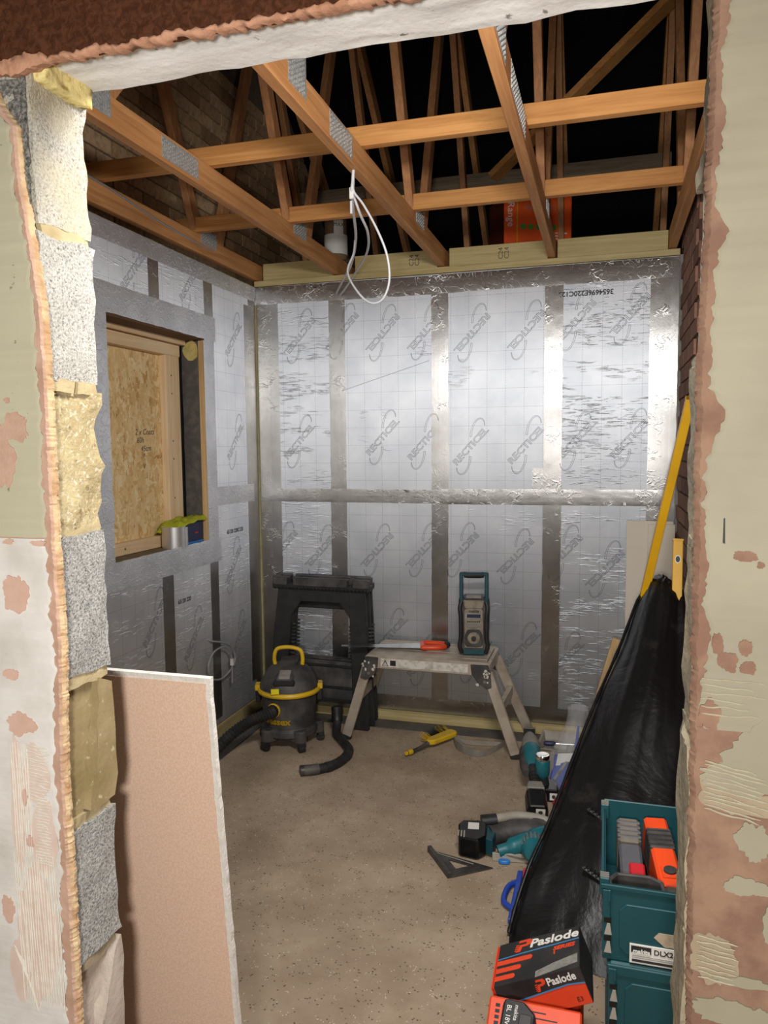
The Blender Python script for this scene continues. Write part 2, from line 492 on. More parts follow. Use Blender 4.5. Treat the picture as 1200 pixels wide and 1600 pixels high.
class MB:
    def __init__(self):
        self.b = bmesh.new()

    def _faces(self, vs, fs):
        v = [self.b.verts.new(p) for p in vs]
        for f in fs:
            try:
                self.b.faces.new([v[i] for i in f])
            except ValueError:
                pass
        return v

    def box(self, x0, x1, y0, y1, z0, z1, mtx=None):
        vs = [Vector((x, y, z)) for z in (z0, z1) for y in (y0, y1) for x in (x0, x1)]
        if mtx:
            vs = [mtx @ v for v in vs]
        self._faces(vs, [(0, 2, 3, 1), (4, 5, 7, 6), (0, 1, 5, 4), (2, 6, 7, 3), (0, 4, 6, 2), (1, 3, 7, 5)])
        return self

    def bar(self, p0, p1, w, h, up=(0, 0, 1)):
        """rectangular bar from p0 to p1, w across, h along `up`"""
        p0, p1 = Vector(p0), Vector(p1)
        d = (p1 - p0).normalized()
        s = d.cross(Vector(up)).normalized()
        u = s.cross(d).normalized()
        vs = []
        for p in (p0, p1):
            for a, b in ((-1, -1), (1, -1), (1, 1), (-1, 1)):
                vs.append(p + s * (a * w / 2) + u * (b * h / 2))
        self._faces(vs, [(3, 2, 1, 0), (4, 5, 6, 7), (0, 1, 5, 4), (1, 2, 6, 5), (2, 3, 7, 6), (3, 0, 4, 7)])
        return self

    def prism(self, pts, plane, a, b, mtx=None):
        def mk(u, v, w):
            p = {'xz': (u, w, v), 'xy': (u, v, w), 'yz': (w, u, v)}[plane]
            p = Vector(p)
            return mtx @ p if mtx else p
        n = len(pts)
        vs = [mk(u, v, a) for u, v in pts] + [mk(u, v, b) for u, v in pts]
        fs = [tuple(range(n - 1, -1, -1)), tuple(range(n, 2 * n))]
        fs += [(i, (i + 1) % n, n + (i + 1) % n, n + i) for i in range(n)]
        self._faces(vs, fs)
        return self

    def tube(self, pts, r, n=8, closed=False):
        pts = [Vector(p) for p in pts]
        k = len(pts)
        rs = r if isinstance(r, (list, tuple)) else [r] * k
        rings = []
        prev = None
        for i, p in enumerate(pts):
            if closed:
                d = pts[(i + 1) % k] - pts[i - 1]
            else:
                d = pts[min(i + 1, k - 1)] - pts[max(i - 1, 0)]
            d.normalize()
            if prev is None:
                a = Vector((0, 0, 1)) if abs(d.z) < 0.9 else Vector((1, 0, 0))
                s = d.cross(a).normalized()
            else:
                s = (prev - d * prev.dot(d)).normalized()
            prev = s
            u = d.cross(s)
            rings.append([self.b.verts.new(p + (s * cos(2 * pi * j / n) + u * sin(2 * pi * j / n)) * rs[i]) for j in range(n)])
        m = k if closed else k - 1
        for i in range(m):
            A, B = rings[i], rings[(i + 1) % k]
            for j in range(n):
                self.b.faces.new((A[j], A[(j + 1) % n], B[(j + 1) % n], B[j]))
        if not closed:
            self.b.faces.new(rings[0][::-1])
            self.b.faces.new(rings[-1])
        return self

    def lathe(self, prof, n=24, mtx=None):
        """prof = [(r, z)], about local z; mtx places it"""
        rings = []
        for r, z in prof:
            if r < 1e-6:
                p = Vector((0, 0, z))
                rings.append([self.b.verts.new(mtx @ p if mtx else p)])
            else:
                row = []
                for j in range(n):
                    p = Vector((r * cos(2 * pi * j / n), r * sin(2 * pi * j / n), z))
                    row.append(self.b.verts.new(mtx @ p if mtx else p))
                rings.append(row)
        for A, B in zip(rings[:-1], rings[1:]):
            for j in range(n):
                q = (A[j % len(A)], A[(j + 1) % len(A)], B[(j + 1) % len(B)], B[j % len(B)])
                q = list(dict.fromkeys(q))
                if len(q) >= 3:
                    self.b.faces.new(q)
        if len(rings[0]) > 1:
            self.b.faces.new(rings[0][::-1])
        if len(rings[-1]) > 1:
            self.b.faces.new(rings[-1])
        return self

    def cyl(self, p0, p1, r0, r1=None, n=16):
        p0, p1 = Vector(p0), Vector(p1)
        d = p1 - p0
        q = Vector((0, 0, 1)).rotation_difference(d.normalized()).to_matrix().to_4x4()
        return self.lathe([(r0, 0), (r1 if r1 is not None else r0, d.length)], n, Matrix.Translation(p0) @ q)

    def grid(self, rows, cap=False, closed=False):
        """rows = list of equally long lists of points"""
        R = [[self.b.verts.new(p) for p in row] for row in rows]
        n = len(R[0])
        for A, B in zip(R[:-1], R[1:]):
            for j in range(n if closed else n - 1):
                self.b.faces.new((A[j], A[(j + 1) % n], B[(j + 1) % n], B[j]))
        if cap:
            self.b.faces.new(R[0][::-1])
            self.b.faces.new(R[-1])
        return self

    def rough(self, amp, scale, seed=0, only=None):
        off = Vector((seed * 7.3, seed * 3.1, seed * 5.7))
        for v in self.b.verts:
            if only and not only(v.co):
                continue
            v.co = v.co + noise.noise_vector(v.co * scale + off) * amp
        return self

    def subdivide(self, cuts):
        bmesh.ops.subdivide_edges(self.b, edges=self.b.edges[:], cuts=cuts, use_grid_fill=True)
        return self

    def mesh(self, name, mat, smooth=0):
        bmesh.ops.recalc_face_normals(self.b, faces=self.b.faces[:])
        me = bpy.data.meshes.new(name)
        self.b.to_mesh(me)
        self.b.free()
        for m in (mat if isinstance(mat, (list, tuple)) else [mat]):
            me.materials.append(m)
        if smooth:
            me.polygons.foreach_set('use_smooth', [True] * len(me.polygons))
            me.set_sharp_from_angle(angle=radians(smooth))
        return me

    def out(self, name, mat, parent=None, bevel=0, smooth=0, loc=None, rot=None, **props):
        return link(name, self.mesh(name, mat, smooth), parent, bevel, loc, rot, **props)


def link(name, me, parent=None, bevel=0, loc=None, rot=None, **props):
    o = bpy.data.objects.new(name, me)
    COL.objects.link(o)
    if parent:
        o.parent = parent
    if loc is not None:
        o.location = loc
    if rot is not None:
        o.rotation_euler = rot
    if bevel:
        md = o.modifiers.new('bevel', 'BEVEL')
        md.width = bevel
        md.segments = 1
        md.limit_method = 'ANGLE'
    for k, v in props.items():
        o[k] = v
    return o


def thing(name, label, category, loc=(0, 0, 0), rot=(0, 0, 0), group=None):
    o = bpy.data.objects.new(name, None)
    o.empty_display_size = 0.05
    COL.objects.link(o)
    o.location = loc
    o.rotation_euler = rot
    o['label'] = label
    o['category'] = category
    if group:
        o['group'] = group
    return o


def tag(o, label, category, group=None):
    o['label'] = label
    o['category'] = category
    if group:
        o['group'] = group
    return o


def copy_tree(o, parent=None):
    c = o.copy()
    COL.objects.link(c)
    if parent:
        c.parent = parent
    for ch in list(o.children):
        copy_tree(ch, c)
    return c


_txt = {}


def text_mesh(body, size, mat, outline=False, bold=0.0, shear=0.0, sx=1.0):
    key = (body, size, mat.name, outline, bold, shear, sx)
    if key in _txt:
        return _txt[key]
    cu = bpy.data.curves.new('lettering', 'FONT')
    cu.body = body
    cu.size = size
    cu.align_x = 'CENTER'
    cu.align_y = 'CENTER'
    cu.shear = shear
    cu.space_character = 1.0
    cu.resolution_u = 3
    cu.offset = bold
    if outline:
        cu.fill_mode = 'NONE'
        cu.bevel_depth = 0.0007
        cu.bevel_resolution = 0
        cu.resolution_u = 2
    else:
        cu.extrude = 0.0003
    ob = bpy.data.objects.new('lettering', cu)
    COL.objects.link(ob)
    dg = bpy.context.evaluated_depsgraph_get()
    dg.update()
    me = bpy.data.meshes.new_from_object(ob.evaluated_get(dg))
    bpy.data.objects.remove(ob)
    me.materials.clear()
    me.materials.append(mat)
    for v in me.vertices:
        v.co.x *= sx
    _txt[key] = me
    return me


def text(name, body, size, mat, parent, mtx, **kw):
    o = link(name, text_mesh(body, size, mat, **kw), parent)
    o.matrix_local = mtx
    return o


def frame(origin, xdir, ydir):
    """matrix whose local x, y follow the given directions"""
    x = Vector(xdir).normalized()
    y = Vector(ydir)
    z = x.cross(y).normalized()
    y = z.cross(x)
    m = Matrix((x, y, z)).transposed().to_4x4()
    m.translation = Vector(origin)
    return m


def nz(x, y=0.0, z=0.0):
    return noise.noise(Vector((x, y, z)))


def blob(cx, cz, rx, rz, seed, n=26, amp=0.35, f=1.6):
    pts = []
    for i in range(n):
        a = 2 * pi * i / n
        r = 1 + amp * 0.9 * nz(cos(a) * 1.1 + seed * 3.7, sin(a) * 1.1 - seed * 1.9) + amp * 0.5 * nz(cos(a) * 3.1 + seed, sin(a) * 3.1, 4) + amp * 0.35 * nz(cos(a) * 9 + seed, sin(a) * 9)
        pts.append((cx + rx * max(0.35, r) * cos(a), cz + rz * max(0.35, r) * sin(a)))
    return pts


def spline(pts, k=8):
    """Catmull-Rom through pts"""
    P = [Vector(p) for p in pts]
    P = [P[0] * 2 - P[1]] + P + [P[-1] * 2 - P[-2]]
    out = []
    for i in range(1, len(P) - 2):
        a, b, c, d = P[i - 1:i + 3]
        for j in range(k):
            t = j / k
            out.append(0.5 * ((2 * b) + (c - a) * t + (2 * a - 5 * b + 4 * c - d) * t * t + (3 * b - a - 3 * c + d) * t ** 3))
    out.append(P[-2])
    return out
ST = dict(kind='structure')
# ------------------------------------------------------------------ floor, loft, roof
floor = MB().box(-2.3, 1.4, -1.6, 4.3, -0.1, 0).out('floor', M['floor'], **ST)
MB().box(-2.012, -1.865, 1.10, 4.155, 0, 0.004).out('trim_1', M['membrane'], **ST)
MB().box(-1.865, 0.345, 3.985, 4.155, 0, 0.004).out('trim_2', M['membrane'], **ST)

# roof slopes: black underlay seen from below
b = MB()
b.grid([[(-2.4, 6.45, 2.55), (0.9, 6.45, 2.55)], [(-2.4, 3.45, 5.15), (0.9, 3.45, 5.15)], [(-2.4, 0.3, 2.6), (0.9, 0.3, 2.6)]])
b.grid([[(0.42, 6.45, 2.5), (0.42, 3.45, 5.2)], [(0.42, 1.06, 2.5), (0.42, 1.06, 3.2)]])
b.b.faces.ensure_lookup_table()
roof = b.out('ceiling', M['void'], **ST)
sol = roof.modifiers.new('thickness', 'SOLIDIFY')
sol.thickness = 0.004

# ------------------------------------------------------------------ front wall of blocks with the doorway
YF, YB = 0.935, 1.05
JL, JR = -0.786, 0.098
wf = MB()
wf.box(-2.3, -1.24, YF, YB, 0, 2.34)
wf.box(0.56, 1.4, YF, YB, 0, 2.34)
wf.box(-2.3, 1.4, YF, YB, 2.34, 2.72)
wf.box(-2.3, -0.90, YB, 1.128, 0, 2.52)
wall_front = wf.out('wall_front', M['block'], **ST)


def block(x0, x1, z0, z1, mat, seed, inner, amp=0.006, y1=YB, y0=YF):
    """rough-faced block; `inner` is the x of the broken face"""
    b = MB().box(x0, x1, y0, y1, z0, z1)
    bmesh.ops.subdivide_edges(b.b, edges=b.b.edges[:], cuts=10, use_grid_fill=True)
    b.rough(amp, 22, seed, only=lambda c: abs(c.x - inner) < 0.2)
    b.rough(amp * 0.6, 70, seed + 3, only=lambda c: abs(c.x - inner) < 0.2)
    return b.out('block', mat, wall_front, smooth=40)


zs = [0.0, 0.076, 0.302, 0.528, 0.754, 0.986, 1.214, 1.447, 1.668, 1.894, 2.112]
lm = ['blk_dark', 'blk_dark', 'blk_taupe', 'blk_taupe', 'blk_dark', 'blk_olive', 'blk_dark', 'blk_smear', 'blk_grey', 'blk_cream']
for i in range(10):
    z0, z1 = zs[i] + 0.006, zs[i + 1] - 0.006
    if i == 7:      # the mortar-smeared pair
        block(-1.24, JL - 0.002, z0 - 0.004, z1, M['blk_smear'], i, JL, 0.010)
        continue
    if i == 5:      # split block with a hollow
        block(-1.24, JL - 0.012, z0, z1, M['blk_olive'], i, JL, 0.007)
        b = MB().prism([(0.985, z0 + 0.005), (1.052, z0), (1.055, z1 - 0.02), (1.02, z1 - 0.004), (1.008, z0 + 0.12)], 'yz', JL - 0.02, JL + 0.003)
        bmesh.ops.subdivide_edges(b.b, edges=b.b.edges[:], cuts=4, use_grid_fill=True)
        b.rough(0.006, 26, 4).out('block_fragment', M['blk_olive'], wall_front, smooth=40)
        continue
    if i == 3:
        block(-1.24, JL - 0.015, z0, z1, M['blk_taupe'], i, JL, 0.008)
        b = MB().prism([(0.975, z0), (1.05, z0), (1.052, z1), (1.03, z1 - 0.03), (1.0, z1 - 0.10)], 'yz', JL - 0.03, JL + 0.002)
        bmesh.ops.subdivide_edges(b.b, edges=b.b.edges[:], cuts=4, use_grid_fill=True)
        b.rough(0.006, 30, 9).out('block_fragment', M['blk_taupe'], wall_front, smooth=40)
        continue
    block(-1.24, JL - (0.004 if i % 2 else 0.0), z0, z1, M[lm[i]], i, JL, 0.0055)
for i in range(1, 10):
    pale = i in (4, 5, 6, 9)
    b = MB().box(-1.2, JL - 0.004, YF + 0.006, YB - 0.004, zs[i] - 0.012, zs[i] + 0.010)
    bmesh.ops.subdivide_edges(b.b, edges=b.b.edges[:], cuts=8, use_grid_fill=True)
    b.rough(0.005, 34, i + 20).out('mortar_joint', M['mortar2'] if i != 4 else M['mortar'], wall_front, smooth=50)
# loose mortar stub between two courses (cracked in the middle)
b = MB().box(JL - 0.05, JL + 0.001, YF + 0.012, YF + 0.058, 1.660, 1.678).box(JL - 0.05, JL + 0.002, YF + 0.064, YB - 0.006, 1.659, 1.677)
bmesh.ops.subdivide_edges(b.b, edges=b.b.edges[:], cuts=3, use_grid_fill=True)
b.rough(0.003, 50, 5).out('mortar_stub', M['mortar2'], wall_front, smooth=40)
# dark broken corner of the uppermost block, behind the missing plaster
b = MB().box(JL - 0.10, JL - 0.012, YF - 0.004, YF + 0.012, 1.79, 2.10)
bmesh.ops.subdivide_edges(b.b, edges=b.b.edges[:], cuts=9, use_grid_fill=True)
b.rough(0.008, 28, 31).out('block_face', M['blk_face'], wall_front, smooth=40)

# right jamb: blocks under a skim of cement
for i in range(10):
    block(JR + (0.012 if i >= 8 else 0.004 if i > 5 else 0.0), 0.56, zs[i] + 0.004, zs[i + 1] - 0.004, M['jamb'], 40 + i, JR, 0.005)
for i in range(1, 10):
    b = MB().box(JR + 0.004, 0.5, YF + 0.004, YB - 0.004, zs[i] - 0.010, zs[i] + 0.010)
    bmesh.ops.subdivide_edges(b.b, edges=b.b.edges[:], cuts=6, use_grid_fill=True)
    b.rough(0.004, 34, i + 60).out('mortar_joint', M['jamb'], wall_front, smooth=50)

# lintel and the foam that fills the gap at its end
b = MB().box(-1.0, 0.40, YF - 0.002, YB + 0.002, 2.127, 2.34)
for v in b.b.verts:
    pass
bmesh.ops.subdivide_edges(b.b, edges=b.b.edges[:], cuts=40, use_grid_fill=True)
b.rough(0.0045, 16, 2, only=lambda c: c.z < 2.2).rough(0.002, 60, 3, only=lambda c: c.z < 2.2)
b.out('lintel', M['lintel'], wall_front, smooth=40)
b = MB().box(-0.92, -0.772, YF + 0.004, YB - 0.002, 2.098, 2.134)
bmesh.ops.subdivide_edges(b.b, edges=b.b.edges[:], cuts=10, use_grid_fill=True)
b.rough(0.005, 24, 8).rough(0.0025, 70, 9).out('foam_filler', M['foam'], wall_front, smooth=170)


def interp(tab, z):
    if z <= tab[0][0]:
        return tab[0][1]
    for (a, u), (c, w) in zip(tab[:-1], tab[1:]):
        if z <= c:
            return u + (w - u) * (z - a) / (c - a)
    return tab[-1][1]


def ragged(xa, edge, z0, z1, step, yf, yb, s):
    """slab of plaster on the front wall; free edge at x = edge(z), s = +1 when the edge is on its right"""
    n = int((z1 - z0) / step)
    rows = []
    for i in range(n + 1):
        z = z0 + (z1 - z0) * i / n
        e = edge(z)
        rows.append([(xa, yb, z), (xa, yf, z), (e - s * (0.006 + 0.002 * nz(z * 210, 3)), yf + 0.0006 * nz(z * 90), z), (e - s * 0.003 + 0.0014 * nz(z * 330, 8), yf + (yb - yf) * (0.22 + 0.15 * nz(z * 240, 1)), z),
                     (e + s * 0.0022 * nz(z * 260, 5), yf + (yb - yf) * 0.6, z), (e - s * 0.004 * abs(nz(z * 110, 9)), yb, z)])
    b = MB().grid(rows, cap=True, closed=True)
    b.b.faces.ensure_lookup_table()
    for f in b.b.faces:
        if len(f.verts) == 4 and s * (f.calc_center_median().x - xa) > 0.2 and min(v.co.y for v in f.verts) > yf + 0.0003 and max(s * v.co.x for v in f.verts) - min(s * v.co.x for v in f.verts) < 0.03:
            f.material_index = 1
    return b


LE = [(0.0, -0.7715), (0.69, -0.7715), (0.9, -0.7725), (1.10, -0.776), (1.29, -0.769), (1.436, -0.7725), (1.70, -0.774), (1.78, -0.777),
      (1.85, -0.786), (1.91, -0.795), (1.96, -0.803), (2.03, -0.806), (2.06, -0.828), (2.085, -0.84)]
RE = [(0.0, 0.1015), (0.87, 0.1015), (1.2, 0.0985), (1.5, 0.0965), (1.65, 0.0955), (1.8, 0.0995), (1.95, 0.101), (2.1, 0.106)]
le = lambda z: interp(LE, z) + 0.0020 * nz(z * 38, 1) + 0.0013 * nz(z * 120, 2) + 0.0009 * nz(z * 300, 6)
re_ = lambda z: interp(RE, z) + 0.0026 * nz(z * 34, 3) + 0.0014 * nz(z * 120, 4) + 0.0009 * nz(z * 290, 7)
ragged(-1.30, le, 0.0, 2.085, 0.0025, 0.92, YF, 1).out('plaster_undercoat', [M['pink'], M['pinkpale']], wall_front, smooth=25)
ragged(0.56, re_, 0.0, 2.34, 0.0025, 0.92, YF, -1).out('plaster_undercoat', [M['pinkd'], M['pinkd']], wall_front, smooth=25)


def scal(z, seed):     # bites out of the finishing coat
    a = nz(z * 17, seed * 3.3)
    return 0.0105 + 0.009 * a + 0.0045 * abs(sin(z * 95 + 4 * a)) + 0.0025 * nz(z * 150, seed)


lfe = lambda z: le(z) - max(0.004, scal(z, 1))
rfe = lambda z: re_(z) + max(0.003, scal(z, 2)) + 0.022 * math.exp(-((z - 1.605) / 0.024) ** 2) + 0.010 * math.exp(-((z - 1.80) / 0.02) ** 2)
ragged(-1.30, lfe, 1.445, 2.085, 0.004, 0.9175, 0.9204, 1).out('plaster_finish', [M['olive'], M['olive']], wall_front, smooth=40)
b = MB()
ragged(-1.30, lambda z: lfe(z) - 0.002, 0.0, 1.443, 0.004, 0.9170, 0.9204, 1).out('plaster_finish', [M['white'], M['white']], wall_front, smooth=40)
ragged(0.56, rfe, 1.245, 2.30, 0.004, 0.9175, 0.9204, -1).out('plaster_finish', [M['cream'], M['cream']], wall_front, smooth=40)


def patch(name, mat, cx, cz, rx, rz, seed, y=0.9175, th=0.0012, amp=0.3):
    y -= 0.00006 * (seed % 10)
    b = MB().prism(blob(cx, cz, rx, rz, seed, 56, amp), 'xz', y - th, y + 0.0009)
    return b.out(name, mat, wall_front)


# places where the finish has come away and the pink undercoat shows
for cx, cz, rx, rz, sd in ((-0.858, 1.562, 0.026, 0.044, 1), (-0.832, 1.606, 0.026, 0.020, 2), (-0.843, 1.646, 0.005, 0.004, 3)):
    patch('bare_patch', M['pink'], cx, cz, rx, rz, sd, amp=0.5)
for cx, cz, rx, rz, sd in ((-0.845, 1.362, 0.022, 0.026, 4), (-0.858, 1.236, 0.014, 0.008, 5), (-0.846, 1.160, 0.024, 0.017, 6), (-0.846, 1.045, 0.005, 0.013, 7),
                           (-0.840, 0.975, 0.007, 0.009, 8), (-0.888, 0.86, 0.013, 0.02, 9), (-0.80, 1.437, 0.012, 0.004, 14), (-0.852, 1.438, 0.010, 0.004, 15)):
    patch('bare_patch', M['pinkl'], cx, cz, rx, rz, sd, 0.917, amp=0.45)
# combed adhesive left on the lower left wall, over a thin pinkish smear
M['smear'] = plain('adhesive_smear', 'd3bfb2', 0.9, 0, 'c4a797', 30, 0.5)
for cx, cz, rx, rz, sd in ((-0.822, 1.085, 0.024, 0.045, 41), (-0.815, 0.985, 0.024, 0.060, 42), (-0.835, 0.82, 0.036, 0.11, 43), (-0.86, 1.03, 0.012, 0.10, 44), (-0.872, 0.76, 0.016, 0.05, 45)):
    patch('adhesive_smear', M['smear'], cx, cz, rx, rz, sd, 0.917, 0.0006, 0.3)
b = MB()
rnd = random.Random(3)


def ridge(b, p, q, r, wob, sd, YR=0.9163):
    k = 9
    pts = []
    for i in range(k):
        t = i / (k - 1)
        pts.append((p[0] + (q[0] - p[0]) * t + wob * nz(t * 3, sd * 1.7), YR, p[1] + (q[1] - p[1]) * t + wob * nz(t * 3, sd * 1.7 + 40)))
    b.tube(pts, [r * (0.4 if i in (0, k - 1) else 0.8 + 0.3 * nz(i * 0.9, sd)) for i in range(k)], 5)


sd = 0
for i in range(17):
    z = 1.128 - i * 0.0052
    ridge(b, (-0.842 + 0.006 * rnd.random(), z), (-0.797 - 0.008 * rnd.random(), z - 0.003), 0.0016, 0.003, sd)
    sd += 1
for i in range(22):
    z = 1.043 - i * 0.0048
    ridge(b, (-0.833 + 0.008 * rnd.random(), z), (-0.797 - 0.008 * rnd.random(), z - 0.001), 0.0015, 0.002, sd)
    sd += 1
for i in range(17):
    x = -0.868 + i * 0.0046
    ridge(b, (x - 0.004, 0.945 + 0.012 * rnd.random()), (x + 0.004, 0.70 + 0.02 * rnd.random()), 0.0015, 0.003, sd)
    sd += 1
for i in range(8):
    x = -0.868 + i * 0.0042
    ridge(b, (x, 1.13), (x + 0.003, 0.95), 0.0014, 0.002, sd)
    sd += 1
for i in range(12):
    ridge(b, (-0.882 + i * 0.003, 0.80 - i * 0.006), (-0.862 + i * 0.002, 0.775 - i * 0.007), 0.0013, 0.002, sd)
    sd += 1
b.out('adhesive_ridges', M['ridge'], wall_front, smooth=60, kind='stuff')
# lower right wall: bare undercoat with remains of finish and combed adhesive
ragged(0.56, lambda z: re_(z) + 0.006 + 0.004 * nz(z * 60, 8), 0.0, 1.246, 0.004, 0.9188, 0.9204, -1).out('plaster_scratch_coat', [M['pinkd'], M['pinkd']], wall_front, smooth=40)
for cx, cz, rx, rz, sd in ((0.188, 1.222, 0.052, 0.036, 21), (0.150, 1.190, 0.046, 0.020, 22), (0.168, 1.115, 0.016, 0.026, 23), (0.164, 1.062, 0.024, 0.012, 24),
                           (0.196, 1.02, 0.012, 0.03, 28), (0.14, 0.905, 0.034, 0.017, 25), (0.178, 0.90, 0.030, 0.020, 26), (0.165, 0.945, 0.034, 0.006, 29), (0.128, 0.80, 0.034, 0.022, 27), (0.115, 0.74, 0.03, 0.03, 30)):
    patch('finish_remnant', M['cream'], cx, cz, rx, rz, sd, 0.9188, 0.0016, 0.5)
M['smear2'] = plain('cream_smear', '8f7f68', 0.9, 0, '83705b', 40, 0.5)
for cx, cz, rx, rz, sd in ((0.140, 1.178, 0.032, 0.032, 51), (0.128, 0.968, 0.026, 0.030, 52), (0.126, 0.845, 0.022, 0.030, 53), (0.185, 1.16, 0.03, 0.014, 54)):
    patch('adhesive_smear', M['smear2'], cx, cz, rx, rz, sd, 0.9188, 0.0008, 0.35)
for cx, cz, rx, rz, sd in ((0.118, 1.262, 0.010, 0.018, 31), (0.150, 1.447, 0.013, 0.006, 33), (0.166, 1.437, 0.004, 0.004, 34), (0.124, 1.345, 0.006, 0.012, 35),
                           (0.135, 1.325, 0.011, 0.011, 36), (0.153, 1.343, 0.007, 0.010, 37), (0.156, 1.32, 0.008, 0.008, 38)):
    patch('bare_patch', M['pinkd'], cx, cz, rx, rz, sd, 0.9175, amp=0.4)
b = MB()
for i in range(12):
    z = 1.208 - i * 0.0052
    ridge(b, (0.112 + 0.004 * rnd.random(), z), (0.168 + 0.02 * rnd.random(), z - 0.012), 0.0015, 0.003, 200 + i)
for i in range(9):
    z = 0.995 - i * 0.0062
    ridge(b, (0.110 + 0.003 * rnd.random(), z), (0.150 + 0.008 * rnd.random(), z - 0.006), 0.0016, 0.003, 230 + i)
for i in range(6):
    z = 1.305 - i * 0.008
    ridge(b, (0.108, z), (0.150 + 0.03 * rnd.random(), z - 0.003), 0.0012, 0.003, 250 + i)
b.out('adhesive_ridges', M['ridge2'], wall_front, smooth=60, kind='stuff')
MB().prism([(0.1265, 1.461), (0.1290, 1.460), (0.1283, 1.489), (0.1268, 1.489)], 'xz', 0.9166, 0.918).out('pencil_mark', M['rubber'], wall_front)

# brown stippled render above the opening, with its broken pink lower edge
b = MB()
n = 160
rows = []
for i in range(n + 1):
    x = -1.3 + 2.0 * i / n
    ze = 2.112 + 0.004 * nz(x * 30) + (0.012 if x < -0.79 else 0) * nz(x * 12, 3)
    rows.append([(x, YF, 2.75), (x, 0.918, 2.75), (x, 0.918 + 0.001 * nz(x * 50), ze + 0.012), (x, 0.921, ze + 0.002), (x, YF, ze)])
b.grid(rows, cap=True, closed=True)
b.out('render_coat', M['brown'], wall_front, smooth=40)
b = MB()
rows = []
n = 520
for i in range(n + 1):
    x = -0.86 + 1.5 * i / n
    wdt = 0.006 + 0.004 * nz(x * 22, 2) + 0.003 * nz(x * 90, 5) + 0.002 * nz(x * 260, 5)
    if x < -0.75:
        wdt += 0.018 * (1 - abs(x + 0.80) / 0.06) if abs(x + 0.80) < 0.06 else 0
    ze = 2.107 + 0.004 * nz(x * 32, 7) + 0.002 * nz(x * 110, 1) - (0.010 * max(0, 1 - abs(x + 0.81) / 0.05))
    rows.append([(x, YF + 0.004, ze + wdt + 0.01), (x, 0.9165, ze + wdt), (x, 0.9162 + 0.0015 * nz(x * 70, 4), ze + wdt * 0.5), (x, 0.920, ze), (x, YF + 0.004, ze + 0.004)])
b.grid(rows, cap=True, closed=True)
b.rough(0.003, 120, 4).out('broken_render_edge', plain('render_edge', 'b98a6e', 0.95, 0, '8f6248', 40, 0.6, 0.9, 140), wall_front, smooth=70)

# ------------------------------------------------------------------ back wall: foil-faced insulation boards taped over studs
YW = 4.15
wall_back = MB().box(-2.2, 0.60, YW + 0.016, YW + 0.11, 0, 2.53).out('wall_back', M['block'], **ST)
cols = [-2.0, -1.485, -0.885, -0.272, 0.338]
panels_b = {}
for r, (z0, z1) in enumerate(((0.055, 1.300), (1.304, 2.520))):
    for c in range(4):
        rip = c in (0, 3)
        b = MB().box(cols[c] + 0.002, cols[c + 1] - 0.002, YW, YW + 0.016, z0, z1)
        panels_b[(c, r)] = b.out('insulation_panel', M['fxr' if rip else 'fx'], wall_back)
MB().box(-1.995, 0.338, YW - 0.045, YW, 0.004, 0.052).out('sole_plate', M['tx'], wall_back, bevel=0.002)
MB().box(-2.0, 0.34, YW - 0.006, YW + 0.10, 2.524, 2.556).out('head_plate', M['tx'], wall_back, bevel=0.002)


def tape(p0, p1, w, parent, nrm, seed, lift=0.0008):
    """strip of foil tape from p0 to p1, `nrm` points into the room; edges and surface a little uneven"""
    p0, p1, N = Vector(p0), Vector(p1), Vector(nrm)
    d = p1 - p0
    L = d.length
    d.normalize()
    s = d.cross(N).normalized()
    k = max(4, int(L / 0.02))
    offs = (-0.5, -0.47, -0.25, -0.05, 0.05, 0.25, 0.47, 0.5)
    rows = []
    for i in range(k + 1):
        t = i / k
        row = []
        for j, o in enumerate(offs):
            e = 0.0025 * nz(t * L * 22 + seed, seed * 2.1 + o) if abs(o) > 0.3 else 0
            h = lift - 0.00012 if j in (0, 7) else lift + 0.0004 * nz(t * L * 34 + j * 3, seed) + (0.0002 if j in (3, 4) else 0)
            row.append(p0 + d * (L * t) + s * (o * w + e) + N * h)
        rows.append(row)
    return MB().grid(rows).out('foil_tape', M['tape2'] if nrm[0] and (seed > 6 and abs(seed - 12.3) > 0.1) else M['tape'], parent, smooth=70)


F_ = (0, -1, 0)
for x, w in ((-1.492, 0.098), (-0.892, 0.095), (-0.278, 0.095)):
    tape((x - 0.006, YW, 0.06), (x, YW, 1.30), w, wall_back, F_, x * 5)
    tape((x, YW, 1.30), (x + 0.002, YW, 2.50), w, wall_back, F_, x * 9)
tape((0.268, YW, 0.06), (0.270, YW, 2.50), 0.135, wall_back, F_, 4.2)
tape((0.320, YW - 0.002, 0.06), (0.322, YW - 0.002, 2.50), 0.035, wall_back, F_, 5.2)
tape((-1.955, YW, 0.06), (-1.955, YW, 2.50), 0.085, wall_back, F_, 6.2)
tape((-1.885, YW, 0.10), (-1.885, YW, 2.42), 0.060, wall_back, F_, 6.9, 0.0012)
tape((-2.0, YW - 0.001, 2.470), (-0.88, YW - 0.001, 2.463), 0.10, wall_back, F_, 7.2)
tape((-0.90, YW - 0.0012, 2.465), (0.338, YW - 0.0012, 2.468), 0.10, wall_back, F_, 8.2)
tape((-1.93, YW - 0.001, 1.303), (-0.88, YW - 0.001, 1.300), 0.078, wall_back, F_, 9.2)
tape((-0.90, YW - 0.001, 1.301), (0.335, YW - 0.001, 1.303), 0.085, wall_back, F_, 10.2)
tape((-2.0, YW - 0.001, 0.100), (-0.88, YW - 0.001, 0.098), 0.085, wall_back, F_, 11.2)
tape((-0.90, YW - 0.001, 0.098), (0.338, YW - 0.001, 0.100), 0.085, wall_back, F_, 12.2)
